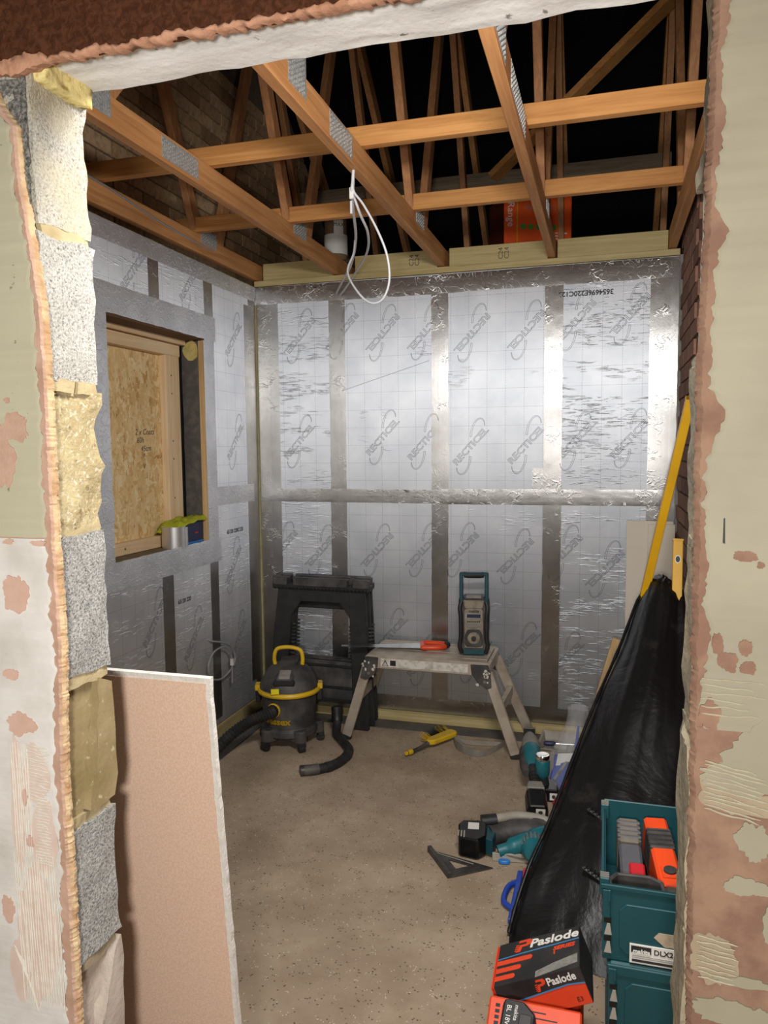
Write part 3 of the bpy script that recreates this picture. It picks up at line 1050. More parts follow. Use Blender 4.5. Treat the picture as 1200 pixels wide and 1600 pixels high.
tape((-0.355, YW - 0.002, 1.345), (-0.355, YW - 0.002, 1.46), 0.06, wall_back, F_, 13.2)
MB().box(-1.998, -1.988, YW - 0.010, YW, 0.05, 2.42).out('corner_strip', plain('corner_foam', 'a09870', 0.8, 0, '7d7550', 20, 0.5), wall_back)
# long scratch on the second panel
MB().bar((-1.46, YW - 0.0004, 1.905), (-0.95, YW - 0.0004, 2.055), 0.0012, 0.005, (0, -1, 0)).out('scratch', M['print'], panels_b[(1, 1)])


def logo_mesh():
    b = MB()

    def ribbon(pts, w):
        rows = []
        for i, p in enumerate(pts):
            d = (Vector(pts[min(i + 1, len(pts) - 1)]) - Vector(pts[max(i - 1, 0)])).normalized()
            s = Vector((-d.y, d.x, 0))
            rows.append([Vector(p) - s * w / 2, Vector(p) + s * w / 2])
        b.grid(rows)
    hook = spline([(0.038, 0.040, 0), (0.060, 0.056, 0), (0.085, 0.068, 0), (0.118, 0.077, 0), (0.143, 0.073, 0), (0.155, 0.058, 0), (0.152, 0.038, 0), (0.138, 0.020, 0)], 4)
    for sgn in (1, -1):
        for off in (0.0, 0.0095):
            pts = []
            for i, q in enumerate(hook):
                d = (hook[min(i + 1, len(hook) - 1)] - hook[max(i - 1, 0)]).normalized()
                o = q + Vector((d.y, -d.x, 0)) * off * (1 - 0.75 * i / len(hook))
                pts.append((sgn * o.x, sgn * o.y, 0.0004))
            ribbon(pts, 0.0013)
        a, c = hook[0], hook[0] + Vector((0.006, -0.0075, 0))
        ribbon([(sgn * a.x, sgn * a.y, 0.0004), (sgn * c.x, sgn * c.y, 0.0004)], 0.0013)
    return b.mesh('swoosh', M['print'])


sw = logo_mesh()
rec = text_mesh('RECTICEL', 0.050, M['print'], outline=True, bold=0.0004)
k_ = 0.262 / (max(q.co.x for q in rec.vertices) - min(q.co.x for q in rec.vertices))
for q in rec.vertices:
    q.co.x *= k_
    q.co.z *= 0.4


def logo(panel, origin, xdir, ydir, squash=1.0):
    m = frame(origin, xdir, ydir)
    o = link('printed_logo', sw, panel)
    o.matrix_local = m
    o = link('printed_logo', rec, panel)
    o.matrix_local = m


ang = radians(47)
for x, z, flip in ((-1.721, 2.226, 1), (-1.458, 2.24, 1), (-1.218, 2.219, 1), (-0.975, 2.215, 1), (-0.712, 2.193, 1), (-0.42, 2.194, 1), (-0.163, 2.23, 1), (0.106, 2.247, 1),
                   (-1.733, 1.617, 0), (-1.224, 1.635, 0), (-0.978, 1.608, 0), (-0.719, 1.578, 0), (-0.416, 1.584, 0), (-0.16, 1.60, 0), (0.117, 1.612, 0),
                   (-1.857, 0.99, 1), (-1.612, 0.977, 1), (-1.265, 0.987, 1), (-0.993, 0.995, 1), (-0.773, 1.002, 1), (-0.472, 0.975, 1), (-0.216, 1.0, 1), (0.0, 0.921, 1),
                   (-1.56, 0.46, 0), (-1.185, 0.50, 0), (-0.70, 0.40, 0), (-0.434, 0.46, 0), (-0.99, 0.36, 0), (-0.2, 0.42, 0)):
    c = max(i for i in range(4) if x >= cols[i])
    a = ang + (pi if flip else 0)
    logo(panels_b[(c, 1 if z > 1.3 else 0)], (x, YW - 0.0006, z), (cos(a), 0, sin(a)), (-sin(a), 0, cos(a)))
text('printed_code', '3654696E220C125', 0.036, M['print'], panels_b[(3, 1)], frame((-0.116, YW - 0.0006, 2.368), (-1, 0, 0), (0, 0, -1)), bold=0.0012)

# ------------------------------------------------------------------ left wall with the boarded-up window
XL = -2.0
WY0, WY1, WZ0, WZ1 = 2.735, 3.540, 1.092, 2.150
b = MB()
b.box(XL - 0.22, XL - 0.016, 1.06, WY0 - 0.004, 0, 2.53)
b.box(XL - 0.22, XL - 0.016, WY1 + 0.03, 4.26, 0, 2.53)
b.box(XL - 0.22, XL - 0.016, WY0 - 0.004, WY1 + 0.03, 0, WZ0 - 0.02)
b.box(XL - 0.22, XL - 0.016, WY0 - 0.004, WY1 + 0.03, WZ1 + 0.012, 2.53)
wall_left = b.out('wall_left', M['block'], **ST)
LP = {}
for nm, y0, y1, z0, z1, mt in (('a', 1.10, 2.70, 0.09, 2.52, 'fy'), ('below1', 2.70, 3.144, 0.09, WZ0 - 0.02, 'fyr'), ('below2', 3.146, 3.56, 0.09, WZ0 - 0.02, 'fyr'),
                               ('above1', 2.70, 3.10, WZ1, 2.52, 'fyr'), ('above2', 3.102, 3.56, WZ1, 2.52, 'fyr'),
                               ('r1', 3.562, 4.149, 0.09, 1.32, 'fyr'), ('r2', 3.562, 4.149, 1.322, 2.52, 'fy'), ('rr', 3.54, 3.56, WZ0 - 0.02, WZ1, 'fy'), ('ll', 2.70, WY0, WZ0 - 0.02, WZ1, 'fy')):
    LP[nm] = MB().box(XL - 0.016, XL, y0, y1, z0, z1).out('insulation_panel', M[mt], wall_left)
R_ = (1, 0, 0)
tape((XL, 3.135, 0.12), (XL, 3.140, 1.0), 0.095, wall_left, R_, 1.3)
tape((XL, 3.10, 2.20), (XL, 3.10, 2.44), 0.085, wall_left, R_, 2.3)
tape((XL, 3.585, 0.12), (XL, 3.585, 1.06), 0.085, wall_left, R_, 3.3)
tape((XL, 3.60, 2.10), (XL, 3.595, 2.46), 0.09, wall_left, R_, 4.3)
tape((XL, 4.100, 0.12), (XL, 4.100, 2.46), 0.09, wall_left, R_, 5.3)
tape((XL, 4.030, 0.20), (XL, 4.030, 2.40), 0.06, wall_left, R_, 5.9, 0.0012)
tape((XL + .0006, 2.66, 2.21), (XL + .0006, 3.66, 2.205), 0.125, wall_left, R_, 6.3, 0.0016)
tape((XL + .0006, 2.66, 1.035), (XL + .0006, 3.66, 1.04), 0.125, wall_left, R_, 7.3, 0.0016)
tape((XL + .0012, 2.688, 1.0), (XL + .0012, 2.688, 2.24), 0.105, wall_left, R_, 8.3, 0.0016)
tape((XL + .0012, 3.590, 0.99), (XL + .0012, 3.590, 2.25), 0.10, wall_left, R_, 9.3, 0.0016)
tape((XL + .0004, 3.62, 1.325), (XL + .0004, 4.08, 1.322), 0.10, wall_left, R_, 10.3, 0.0016)
tape((XL + .0004, 2.5, 2.485), (XL + .0004, 4.14, 2.480), 0.085, wall_left, R_, 11.3)
tape((XL + .0012, 2.60, 0.12), (XL + .0012, 2.60, 2.44), 0.08, wall_left, R_, 12.3)
tape((XL + .0008, 2.30, 1.325), (XL + .0008, 2.74, 1.325), 0.11, wall_left, R_, 13.3, 0.006)
MB().box(XL - 0.016, XL + 0.006, 1.12, 4.13, 0.004, 0.085).out('sole_plate', M['ty'], wall_left, bevel=0.002)
for y, z, f in ((3.87, 2.185, 0), (3.862, 1.619, 0), (3.80, 0.93, 1), (3.02, 0.78, 0), (3.36, 0.62, 0), (2.95, 2.36, 0), (3.42, 2.40, 0), (3.84, 0.5, 0)):
    nm = ('r2' if z > 1.32 else 'r1') if y > 3.562 else (('above' if z > 2 else 'below') + ('1' if y < 3.14 else '2'))
    a = ang + (pi if f else 0)
    logo(LP[nm], (XL + 0.0006, y, z), (0, cos(a), sin(a)), (0, -sin(a), cos(a)))
text('printed_code', '65120 220C125', 0.030, M['print'], LP['r1'], frame((XL + 0.0006, 3.83, 1.12), (0, 1, 0), (0, 0, 1)), bold=0.001)
text('printed_code', '65120 220', 0.028, M['print'], LP['below2'], frame((XL + 0.0006, 3.28, 0.83), (0, 1, 0), (0, 0, 1)), bold=0.001)

# window: OSB sheet, timber frame, dark reveal
win = MB().box(-2.178, -2.160, WY0 - 0.05, WY1 + 0.02, WZ0 - 0.02, WZ1 + 0.02).out('window_1', M['osb'], **ST)
MB().box(-2.160, -2.122, 3.372, 3.498, WZ0 + 0.055, 2.085).out('frame_timber', M['pz'], win, bevel=0.002)
MB().box(-2.160, -2.118, WY0 - 0.04, 3.500, 2.050, 2.108).out('frame_timber', M['py'], win, bevel=0.002)
MB().box(-2.160, -2.118, WY0 - 0.04, 3.500, WZ0 + 0.002, WZ0 + 0.058).out('frame_timber', M['py'], win, bevel=0.002)
MB().box(-2.160, -2.100, WY0 - 0.04, 3.53, 2.112, 2.138).out('frame_timber', M['py'], win, bevel=0.002)
MB().box(-2.100, -2.0, WY0 - 0.03, WY1 + 0.02, 2.136, 2.158).out('soffit_board', M['dky'], win)
MB().box(-2.165, -2.002, WY0 - 0.03, WY1 + 0.02, WZ0 - 0.018, WZ0).out('sill_board', plain('sill_board', '6f6048', 0.85, 0, '54493a', 20, 0.5), win)
MB().box(-2.165, -2.130, 3.500, 3.537, WZ0, 2.11).out('black_gap_strip', M['blackg'], win)
b = MB().box(-2.128, -2.028, WY1 - 0.004, WY1 + 0.004, WZ0, 2.134)
bmesh.ops.subdivide_edges(b.b, edges=b.b.edges[:], cuts=12, use_grid_fill=True)
b.rough(0.0025, 14, 3).out('reveal_membrane', plain('reveal_membrane', '4a4744', 0.7, 0, '6b655e', 24, 0.6), win, smooth=50)
MB().box(-2.030, -2.001, WY1 - 0.006, WY1 + 0.022, WZ0, 2.134).out('reveal_timber', M['tz'], win)
b = MB().prism(blob(-2.075, 2.085, 0.042, 0.050, 3, 20, 0.25), 'xz', WY1 - 0.010, WY1)
b.out('foam_filler', M['foamedge'], win)
for yy, zz, body, sz in ((3.228, 1.662, '2 x Coats', 0.040), (3.19, 1.622, '60h', 0.040), (3.235, 1.582, '45cm', 0.038), (3.22, 1.553, 'n.', 0.030), (3.215, 1.495, 'V', 0.034)):
    text('handwriting', body, sz, M['blackp'], win, frame((-2.1597, yy, zz), (0, 1, 0.03), (0, 0, 1)), shear=0.25)
nm = MB()
for zz in (1.95, 1.86, 1.62, 1.53, 1.33):
    o = MB().cyl((-2.1225, 3.42, zz), (-2.1205, 3.42, zz), 0.004, n=8).out('screw_head', M['darkm'], win)
for yy in (2.80, 2.98):
    MB().cyl((-2.1185, yy, WZ0 + 0.03), (-2.1165, yy, WZ0 + 0.03), 0.005, n=8).out('screw_head', M['darkm'], win)

# ------------------------------------------------------------------ brick gable above the left wall, and the brick wall on the right
gab = MB().box(-2.26, -2.112, 1.06, 6.3, 2.53, 4.6).out('wall_gable', M['mortarR'], **ST)
bk = MB().box(0, 0.012, 0, 0.215, 0, 0.065).mesh('brick', M['brick_buff'])
for r in range(15):
    for i in range(13):
        y = 2.30 + i * 0.225 + (0.1125 if r % 2 else 0)
        z = 2.56 + r * 0.075
        o = link('brick', bk, gab, loc=(-2.112 + 0.0015 * nz(r * 1.7, i * 2.3), y, z))
wr = MB().box(0.3555, 0.50, 1.06, 4.27, 0, 2.72).out('wall_right', M['brickwork'], **ST)
bk2 = MB().box(-0.0105, 0, 0, 0.215, 0, 0.065).mesh('brick', M['brick_red'])
for r in range(36):
    for i in range(3):
        y = 3.475 + i * 0.225 - (0.1125 if r % 2 else 0)
        ln = min(0.215, 4.148 - y)
        o = link('brick', bk2, wr, loc=(0.3555, y, 0.004 + r * 0.075))
        if ln < 0.215:
            o.scale.y = ln / 0.215
# ------------------------------------------------------------------ roof trusses, one per 600 mm, running away from the camera
ZC0, ZC1 = 2.560, 2.655


def truss(x, label, plates, y0=1.07):
    t = thing('roof_truss', label, 'truss', (x, 0, 0), group='roof trusses over the room')
    MB().box(-0.019, 0.019, y0, 6.30, ZC0, ZC1).out('bottom_chord', M['wy'], t, bevel=0.002)
    for (ya, za), (yb, zb) in (((3.50, 2.655), (3.08, 3.60)), ((3.70, 2.655), (4.23, 4.05)), ((5.06, 2.655), (4.45, 4.05)), ((2.06, 2.655), (2.62, 3.30))):
        MB().bar((0, ya, za - 0.01), (0, yb, zb), 0.036, 0.066, (0, 1, 0)).out('web', M['wz'], t, bevel=0.002)
    MB().bar((0, 6.28, 2.66), (0, 3.45, 5.02), 0.036, 0.095, (0, 0, 1)).out('rafter', M['wy'], t)
    MB().bar((0, 0.62 + 0.4, 3.03), (0, 3.45, 5.02), 0.036, 0.095, (0, 0, 1)).out('rafter', M['wy'], t)
    for ya, yb, za, zb in plates:
        pl = MB().box(0.019, 0.0205, ya, yb, za, zb)
        for i in range(int((yb - ya) / 0.012)):
            for j in range(int((zb - za) / 0.014)):
                yy, zz = ya + 0.006 + i * 0.012, za + 0.007 + j * 0.014 + (0.007 if i % 2 else 0)
                if zz < zb - 0.006:
                    pl.box(0.0205, 0.0216, yy - 0.0015, yy + 0.0015, zz - 0.004, zz + 0.004)
        pl.out('nail_plate', M['plate'], t)
    return t


P3 = ((3.50, 3.66, 2.615, 2.69),)
truss(-1.995, 'roof truss lying along the top of the left foil wall, grey cable clipped to it', P3)
truss(-1.490, 'second roof truss from the left, with a splice plate in mid span', ((1.92, 2.08, 2.585, 2.72), (2.36, 2.60, 2.572, 2.645)) + P3)
truss(-0.880, 'middle roof truss from which the loose white cables hang', ((2.03, 2.16, 2.59, 2.73), (2.36, 2.58, 2.568, 2.65)) + P3)
truss(-0.290, 'roof truss in front of the orange carton in the loft', ((1.9, 2.1, 2.575, 2.69), (2.22, 2.60, 2.572, 2.65)) + P3)
truss(0.305, 'roof truss tight against the brick wall on the right', P3)

b1 = MB().box(-2.09, 0.345, 2.690, 2.728, 2.657, 2.727).out('timber_binder', M['wx'], bevel=0.002)
tag(b1, 'rough sawn orange timber binder lying across the trusses nearer the doorway', 'timber')
b2 = MB().box(-2.09, 0.345, 3.455, 3.493, 2.657, 2.727).out('timber_binder', M['wx'], bevel=0.002)
tag(b2, 'planed timber binder across the trusses nearer the back wall, below the web feet', 'timber')
for x0, x1, lab in ((-1.948, -1.512, 'pale green treated timber noggin above the leftmost foil panel'), (-1.380, -0.905, 'pale treated noggin with knots behind the hanging white cables'),
                    (-0.838, -0.312, 'pale treated noggin with a printed stamp below the orange carton'), (-0.262, 0.283, 'pale treated noggin at the right end, against the brick wall truss')):
    t = MB().box(x0, x1, 4.160, 4.200, 2.5575, 2.655).out('timber_noggin', M['tx'], bevel=0.002)
    tag(t, lab, 'timber', 'noggins along the top of the back wall')
    if x0 in (-1.380, -0.838):
        for k in range(2):
            text('printed_stamp', 'C24', 0.036, M['darkm'], t, frame((x0 + (0.33 if x0 < -1 else 0.28) + 0.032 * k, 4.1595, 2.606), (0, 0, 1), (-1, 0, 0)), bold=0.0)
lb = MB().box(-2.0, 0.33, 4.28, 5.75, 2.656, 2.674).out('loft_board', M['loft'])
tag(lb, 'dark loft boarding laid on the trusses beyond the back wall', 'board')
t = MB().box(-2.1, 0.345, 4.93, 4.968, 3.205, 3.305).out('roof_binder', M['tgx'], bevel=0.002)
tag(t, 'dusty grey timber binder running across the webs far back in the roof', 'timber')
t = MB().bar((-0.70, 4.86, 3.245), (0.30, 4.40, 3.89), 0.036, 0.098, (0, -1, 0.2)).out('diagonal_brace', M['wx'])
tag(t, 'diagonal timber brace rising to the right in the dark roof', 'timber')

# orange carton in the loft
c = thing('carton', 'orange cardboard carton with lettering and green dots standing in the loft', 'box', (-0.485, 5.03, 2.674), (0, 0, radians(26)))
MB().box(-0.22, 0.22, -0.13, 0.17, 0, 0.455).out('box_body', plain('carton_orange', 'ee5a1a', 0.55, 0, 'd04a18', 8, 0.3), c, bevel=0.003)
MB().box(-0.2206, -0.2195, -0.125, 0.165, 0.004, 0.45).out('side_print', plain('dark_red_card', '6e241a', 0.6, 0, '35302c', 9, 0.6), c)
text('lettering', 'Range', 0.062, M['whitep'], c, frame((-0.178, -0.1305, 0.33), (0, 0, -1), (1, 0, 0)))
MB().box(-0.139, -0.133, -0.131, -0.13, 0.01, 0.445).out('yellow_line', M['yellow'], c)
text('lettering', 'Hover 90', 0.05, M['greyprint'], c, frame((0.01, -0.1305, 0.375), (1, 0, 0), (0, 0, 1)))
for i in range(5):
    MB().prism([(-0.098 + i * 0.05 + 0.018 * cos(a * pi / 5), 0.26 + 0.018 * sin(a * pi / 5)) for a in range(10)], 'xz', -0.131, -0.13).out('green_dot', M['green'], c)
for k in range(3):
    MB().box(0.11, 0.19 - 0.02 * k, -0.131, -0.13, 0.225 - k * 0.018, 0.232 - k * 0.018).out('small_print', M['whitep'], c)
# wrapped roll next to it
c = thing('wrapped_roll', 'brown roll in clear wrap with a white label, standing in the loft', 'roll', (-1.585, 4.42, 2.674))
MB().lathe([(0.0, 0), (0.066, 0.0), (0.068, 0.02), (0.068, 0.26), (0.06, 0.275), (0, 0.275)], 24).out('roll', M['cardbrown'], c, smooth=40)
MB().lathe([(0.0695, 0.06), (0.0705, 0.08), (0.0705, 0.16), (0.0695, 0.175)], 24).out('plastic_wrap', M['whitep'], c, smooth=40)
MB().prism([(0.0712 * cos(radians(a)), 0.0712 * sin(radians(a))) for a in range(-80, -30, 8)] + [(0.069 * cos(radians(a)), 0.069 * sin(radians(a))) for a in range(-32, -81, -8)], 'xy', 0.17, 0.255).out('label', M['whitep'], c)
text('lettering', 'MAX', 0.03, M['blackp'], c, frame((0.0715 * cos(radians(-56)), 0.0715 * sin(radians(-56)), 0.225), (sin(radians(56)), cos(radians(56)), 0), (0, 0, 1)))

# ------------------------------------------------------------------ loose cables
c = thing('hanging_cable', 'three white electric cables hanging in loops from the middle truss', 'cable', (-0.884, 2.65, 2.56))
o = Vector((-0.884, 2.65, 2.56))
CB = [[(-0.880, 2.65, 2.565), (-0.883, 2.65, 2.53), (-0.887, 2.65, 2.486), (-0.916, 2.75, 2.451), (-0.99, 3.0, 2.424), (-1.145, 3.4, 2.425), (-1.348, 3.85, 2.45), (-1.487, 4.140, 2.452)],
      [(-0.881, 2.652, 2.565), (-0.884, 2.652, 2.52), (-0.886, 2.66, 2.485), (-0.879, 2.72, 2.427), (-0.891, 2.85, 2.394), (-0.991, 3.15, 2.402), (-1.19, 3.6, 2.434), (-1.365, 3.95, 2.437), (-1.464, 4.140, 2.443)],
      [(-0.879, 2.648, 2.565), (-0.881, 2.65, 2.52), (-0.879, 2.65, 2.485), (-0.844, 2.65, 2.437), (-0.793, 2.65, 2.344), (-0.761, 2.66, 2.255), (-0.76, 2.68, 2.17), (-0.793, 2.7, 2.112), (-0.846, 2.72, 2.108), (-0.908, 2.76, 2.161), (-0.976, 2.85, 2.256), (-0.984, 2.95, 2.35), (-1.0, 3.02, 2.42)]]
for k, pts in enumerate(CB):
    MB().tube([p - o for p in spline(pts, 6)], (0.0058, 0.0052, 0.0042)[k], 8).out('cable', M['cablew'], c, smooth=60)
MB().box(-0.012, 0.004, -0.006, 0.006, -0.098, -0.058).out('cable_clip', M['whitep'], c, bevel=0.002)
MB().box(-0.010, -0.002, -0.006, 0.006, -0.15, -0.105).out('cable_end', M['cablew'], c, bevel=0.002)

pts = [(-1.9735, 1.9, 2.650), (-1.9735, 2.62, 2.652), (-1.9735, 2.85, 2.638), (-1.9735, 3.14, 2.612), (-1.9735, 3.5, 2.600), (-1.972, 3.62, 2.602)]
t = MB().tube(spline(pts, 8), 0.0045, 6).out('grey_cable', M['cableg'], smooth=60)
tag(t, 'grey cable clipped along the side of the leftmost truss', 'cable')

c = thing('cable_loop', 'grey cable loop with a taped end sticking out of the left foil wall', 'cable', (-2.0, 3.50, 0.575))
o = Vector((-2.0, 3.50, 0.575))
pts = [(-2.0, 3.492, 0.580), (-1.985, 3.515, 0.565), (-1.97, 3.60, 0.538), (-1.965, 3.69, 0.488), (-1.96, 3.715, 0.42), (-1.96, 3.66, 0.372), (-1.96, 3.56, 0.352), (-1.962, 3.462, 0.38), (-1.965, 3.43, 0.452),
       (-1.965, 3.49, 0.512), (-1.96, 3.59, 0.517), (-1.955, 3.655, 0.47), (-1.952, 3.662, 0.39), (-1.95, 3.655, 0.30)]
MB().tube([p - o for p in spline(pts, 7)], 0.0052, 8).out('cable', M['cableg'], c, smooth=60)
MB().cyl(Vector((-1.955, 3.668, 0.398)) - o, Vector((-1.953, 3.662, 0.432)) - o, 0.012, 0.010, 10).out('tape_wrap', M['whitep'], c, smooth=40)

# ------------------------------------------------------------------ plasterboard sheet behind the left jamb
c = thing('plasterboard_sheet', 'buff paper-faced plasterboard sheet standing behind the left side of the doorway', 'board', (-0.68, 1.272, 0.0), (radians(4.0), 0, 0))
E_ = -0.002
prof = [(-0.62, 0.0), (-0.002 + 0.024, 0.0)]
for i in range(1, 60):
    z = 1.163 * i / 60
    prof.append((0.022 - 0.024 * z / 1.163 + 0.0016 * nz(z * 60, 3) - (0.004 if 0.2 < nz(z * 9, 7) else 0) * abs(nz(z * 80)), z))
prof += [(0.0, 1.163), (-0.62, 1.163)]
MB().prism(prof, 'xz', 0.0006, 0.0125).out('gypsum_core', M['gypsum'], c)
pf = [(x - (0.0085 if 0 < i < len(prof) - 1 else 0), z - (0.010 if z > 1.15 else 0)) for i, (x, z) in enumerate(prof)]
MB().prism(pf, 'xz', -0.0006, 0.0005).out('face_paper', M['paper'], c)
b = MB().box(-0.232, -0.222, -0.003, 0.004, 1.160, 1.168)
b.rough(0.003, 90, 2).out('gypsum_crumb', M['gypsum'], c)
# ------------------------------------------------------------------ folding sawhorses leaning on the back wall
def sawhorse(label, loc, rot):
    t = thing('folding_sawhorse', label, 'sawhorse', loc, rot, group='folded plastic sawhorses')
    w = 0.285
    # leg frame: two posts flaring out, header with chamfers, lower panel
    b = MB()
    b.prism([(-w + 0.02, 0.78), (-w + 0.115, 0.78), (-w + 0.085, 0.30), (-w + 0.075, 0.0), (-w - 0.02, 0.0), (-w - 0.005, 0.5)], 'xz', 0, 0.03)
    b.prism([(w - 0.02, 0.78), (w - 0.115, 0.78), (w - 0.085, 0.30), (w - 0.075, 0.0), (w + 0.02, 0.0), (w + 0.005, 0.5)], 'xz', 0, 0.03)
    b.prism([(-w + 0.10, 0.78), (w - 0.10, 0.78), (w - 0.10, 0.62), (w - 0.155, 0.70), (-w + 0.155, 0.70), (-w + 0.10, 0.62)], 'xz', 0.002, 0.028)
    b.out('leg_frame', M['blackp'], t, bevel=0.004)
    b = MB()
    b.box(-w + 0.08, w - 0.08, 0.008, 0.026, 0.14, 0.37)
    b.out('lower_panel', M['blackd'], t, bevel=0.003)
    for z in (0.155, 0.225, 0.345):
        MB().box(-w + 0.085, w - 0.085, 0.000, 0.012, z - 0.007, z + 0.007).out('panel_rib', M['blackp'], t, bevel=0.002)
    for s in (-1, 1):
        MB().prism([(s * (w - 0.10), 0.69), (s * (w - 0.165), 0.705), (s * (w - 0.105), 0.62)], 'xz', 0.0, 0.028).out('corner_web', M['blackp'], t)
    for s in (-1, 1):
        for k in range(12):
            z = 0.33 + k * 0.021
            MB().box(s * (w - 0.005) - 0.018, s * (w - 0.005) + 0.018, 0.03, 0.055, z, z + 0.009).out('side_fin', M['blackd'], t)
            MB().box(s * (w - 0.105) - 0.015, s * (w - 0.105) + 0.012, 0.028, 0.05, z, z + 0.009).out('inner_fin', M['blackd'], t)
    # rear leg frame, folded flat behind
    b = MB()
    for s in (-1, 1):
        b.prism([(s * (w - 0.01), 0.77), (s * (w - 0.10), 0.77), (s * (w - 0.07), 0.02), (s * (w + 0.035), 0.02)], 'xz', 0.052, 0.075)
    b.box(-w + 0.08, w - 0.08, 0.055, 0.073, 0.66, 0.77)
    b.out('rear_leg_frame', M['blackp'], t, bevel=0.004)
    # top beam with its raised blocks
    b = MB().box(-0.300, 0.285, -0.008, 0.085, 0.77, 0.805)
    b.out('top_beam', M['blackp'], t, bevel=0.004)
    for x0, x1, y0, y1 in ((-0.292, -0.205, -0.018, 0.035), (-0.165, 0.165, -0.018, 0.028), (0.20, 0.29, -0.018, 0.035), (-0.325, -0.23, 0.045, 0.09), (-0.20, 0.26, 0.048, 0.088)):
        MB().box(x0, x1, y0, y1, 0.79, 0.838).out('top_block', M['blackd'], t, bevel=0.004)
    for k in range(26):
        MB().box(-0.285 + k * 0.0225, -0.275 + k * 0.0225, -0.012, -0.006, 0.768, 0.782).out('scale_notch', M['blackg'], t)
    return t


sawhorse('black plastic sawhorse folded flat, front one, behind the workshop vacuum', (-1.555, 3.915, 0.004), (radians(-5), 0, radians(-2)))
sawhorse('second black sawhorse, wedged between the front sawhorse and the foil wall', (-1.565, 4.012, 0.004), (radians(-3.4), 0, radians(-2)))


# ------------------------------------------------------------------ workshop vacuum
v = thing('workshop_vacuum', 'dusty black drum vacuum with yellow rim and handle, lettered on the front', 'vacuum', (-1.615, 3.66, 0.0), (0, 0, radians(13)))
MB().lathe([(0.0, 0.060), (0.13, 0.060), (0.150, 0.075), (0.150, 0.10), (0.138, 0.115), (0.142, 0.20), (0.150, 0.295), (0, 0.295)], 36).out('drum', M['blackd'], v, smooth=35)
for k in range(5):
    a = 2 * pi * k / 5 + 0.55 - pi / 2
    mt = Matrix.Rotation(a, 4, 'Z')
    MB().prism([(0.10, -0.045), (0.165, -0.030), (0.182, -0.012), (0.182, 0.012), (0.165, 0.030), (0.10, 0.045)], 'xy', 0.048, 0.112, mt).out('caster_arm', M['blackd'], v, bevel=0.006)
    c = MB().cyl(mt @ Vector((0.165, -0.016, 0.021)), mt @ Vector((0.165, 0.016, 0.021)), 0.021, n=14).out('caster', M['rubber'], v, smooth=30)
    MB().box(0.150, 0.182, -0.020, 0.020, 0.028, 0.052, mt).out('caster_fork', M['blackp'], v, bevel=0.003)
MB().lathe([(0.150, 0.288), (0.166, 0.290), (0.170, 0.300), (0.166, 0.312), (0.152, 0.314)], 40).out('rim_band', M['yellow'], v, smooth=40)
MB().lathe([(0.158, 0.310), (0.156, 0.328), (0.136, 0.368), (0.108, 0.408), (0.080, 0.432), (0.0, 0.438)], 36).out('lid', M['blackd'], v, smooth=40)
b = MB().prism([(-0.145, 0.345), (-0.135, 0.395), (-0.02, 0.450), (0.075, 0.455), (0.10, 0.40), (0.08, 0.36)], 'yz', -0.048, 0.048)
b.out('motor_housing', M['blackd'], v, bevel=0.010)
MB().prism([(-0.138, 0.385), (-0.132, 0.402), (-0.088, 0.424), (-0.084, 0.408)], 'yz', -0.030, 0.030).out('switch', M['greyp'], v, bevel=0.003)
MB().box(-0.055, 0.055, -0.150, -0.120, 0.352, 0.380).out('front_lug', M['blackp'], v, bevel=0.006)
hp = [(-0.070, -0.01, 0.425), (-0.074, -0.012, 0.47), (-0.060, -0.014, 0.512), (-0.02, -0.015, 0.524), (0.03, -0.015, 0.522), (0.068, -0.014, 0.506), (0.078, -0.012, 0.465), (0.074, -0.01, 0.425)]
MB().tube(spline(hp, 5), 0.0105, 10).out('carry_handle', M['yellow'], v, smooth=50)
lp = Matrix.Rotation(radians(4), 4, 'Z')
MB().box(-0.085, -0.045, -0.1655, -0.158, 0.318, 0.345, Matrix.Rotation(radians(8), 4, 'Z')).out('sticker', plain('yellow_sticker', 'e3d21c', 0.5), v)
for a in (-3.0, 0.12):
    mt = Matrix.Rotation(a, 4, 'Z')
    MB().box(0.148, 0.176, -0.030, 0.030, 0.236, 0.322, mt).out('clamp', M['blackp'], v, bevel=0.004)
    MB().box(0.150, 0.179, -0.034, 0.034, 0.298, 0.328, mt).out('clamp_latch', M['yellow'], v, bevel=0.004)
mt = Matrix.Rotation(radians(-22), 4, 'Z')
MB().lathe([(0.024, 0), (0.036, 0), (0.038, 0.012), (0.032, 0.022), (0.024, 0.022)], 24, mt @ Matrix.Translation((0, -0.142, 0.222)) @ Matrix.Rotation(radians(90), 4, 'X')).out('inlet_ring', M['yellow'], v, smooth=35)


def wrap_text(body, size, mat, radius, z, a0, **kw):
    me = text_mesh(body, size, mat, **kw).copy()
    for q in me.vertices:
        a = a0 + q.co.x / radius
        q.co = Vector((radius * sin(a), -radius * cos(a), z + q.co.y))
    return me


link('lettering', wrap_text('wessex', 0.047, M['yellow'], 0.1445, 0.160, radians(-20), bold=0.0016, sx=1.15), v)
vi = v.matrix_basis if False else Matrix.Translation((-1.615, 3.66, 0)) @ Matrix.Rotation(radians(13), 4, 'Z')
inv = vi.inverted()
pw = mt @ Vector((0, -0.145, 0.222))
pts = [pw, mt @ Vector((0, -0.20, 0.220))] + [inv @ Vector(p) for p in ((-1.72, 3.40, 0.195), (-1.785, 3.32, 0.15), (-1.84, 3.20, 0.085), (-1.885, 3.0, 0.042), (-1.90, 2.7, 0.036), (-1.88, 2.3, 0.036))]
pts = spline(pts, 14)
MB().tube(pts, [0.027 if i < 8 else (0.031 if i % 2 else 0.026) for i in range(len(pts))], 12).out('hose', M['rubber'], v)
MB().tube(pts[2:9], 0.034, 14).out('hose_cuff', M['blackp'], v, smooth=40)

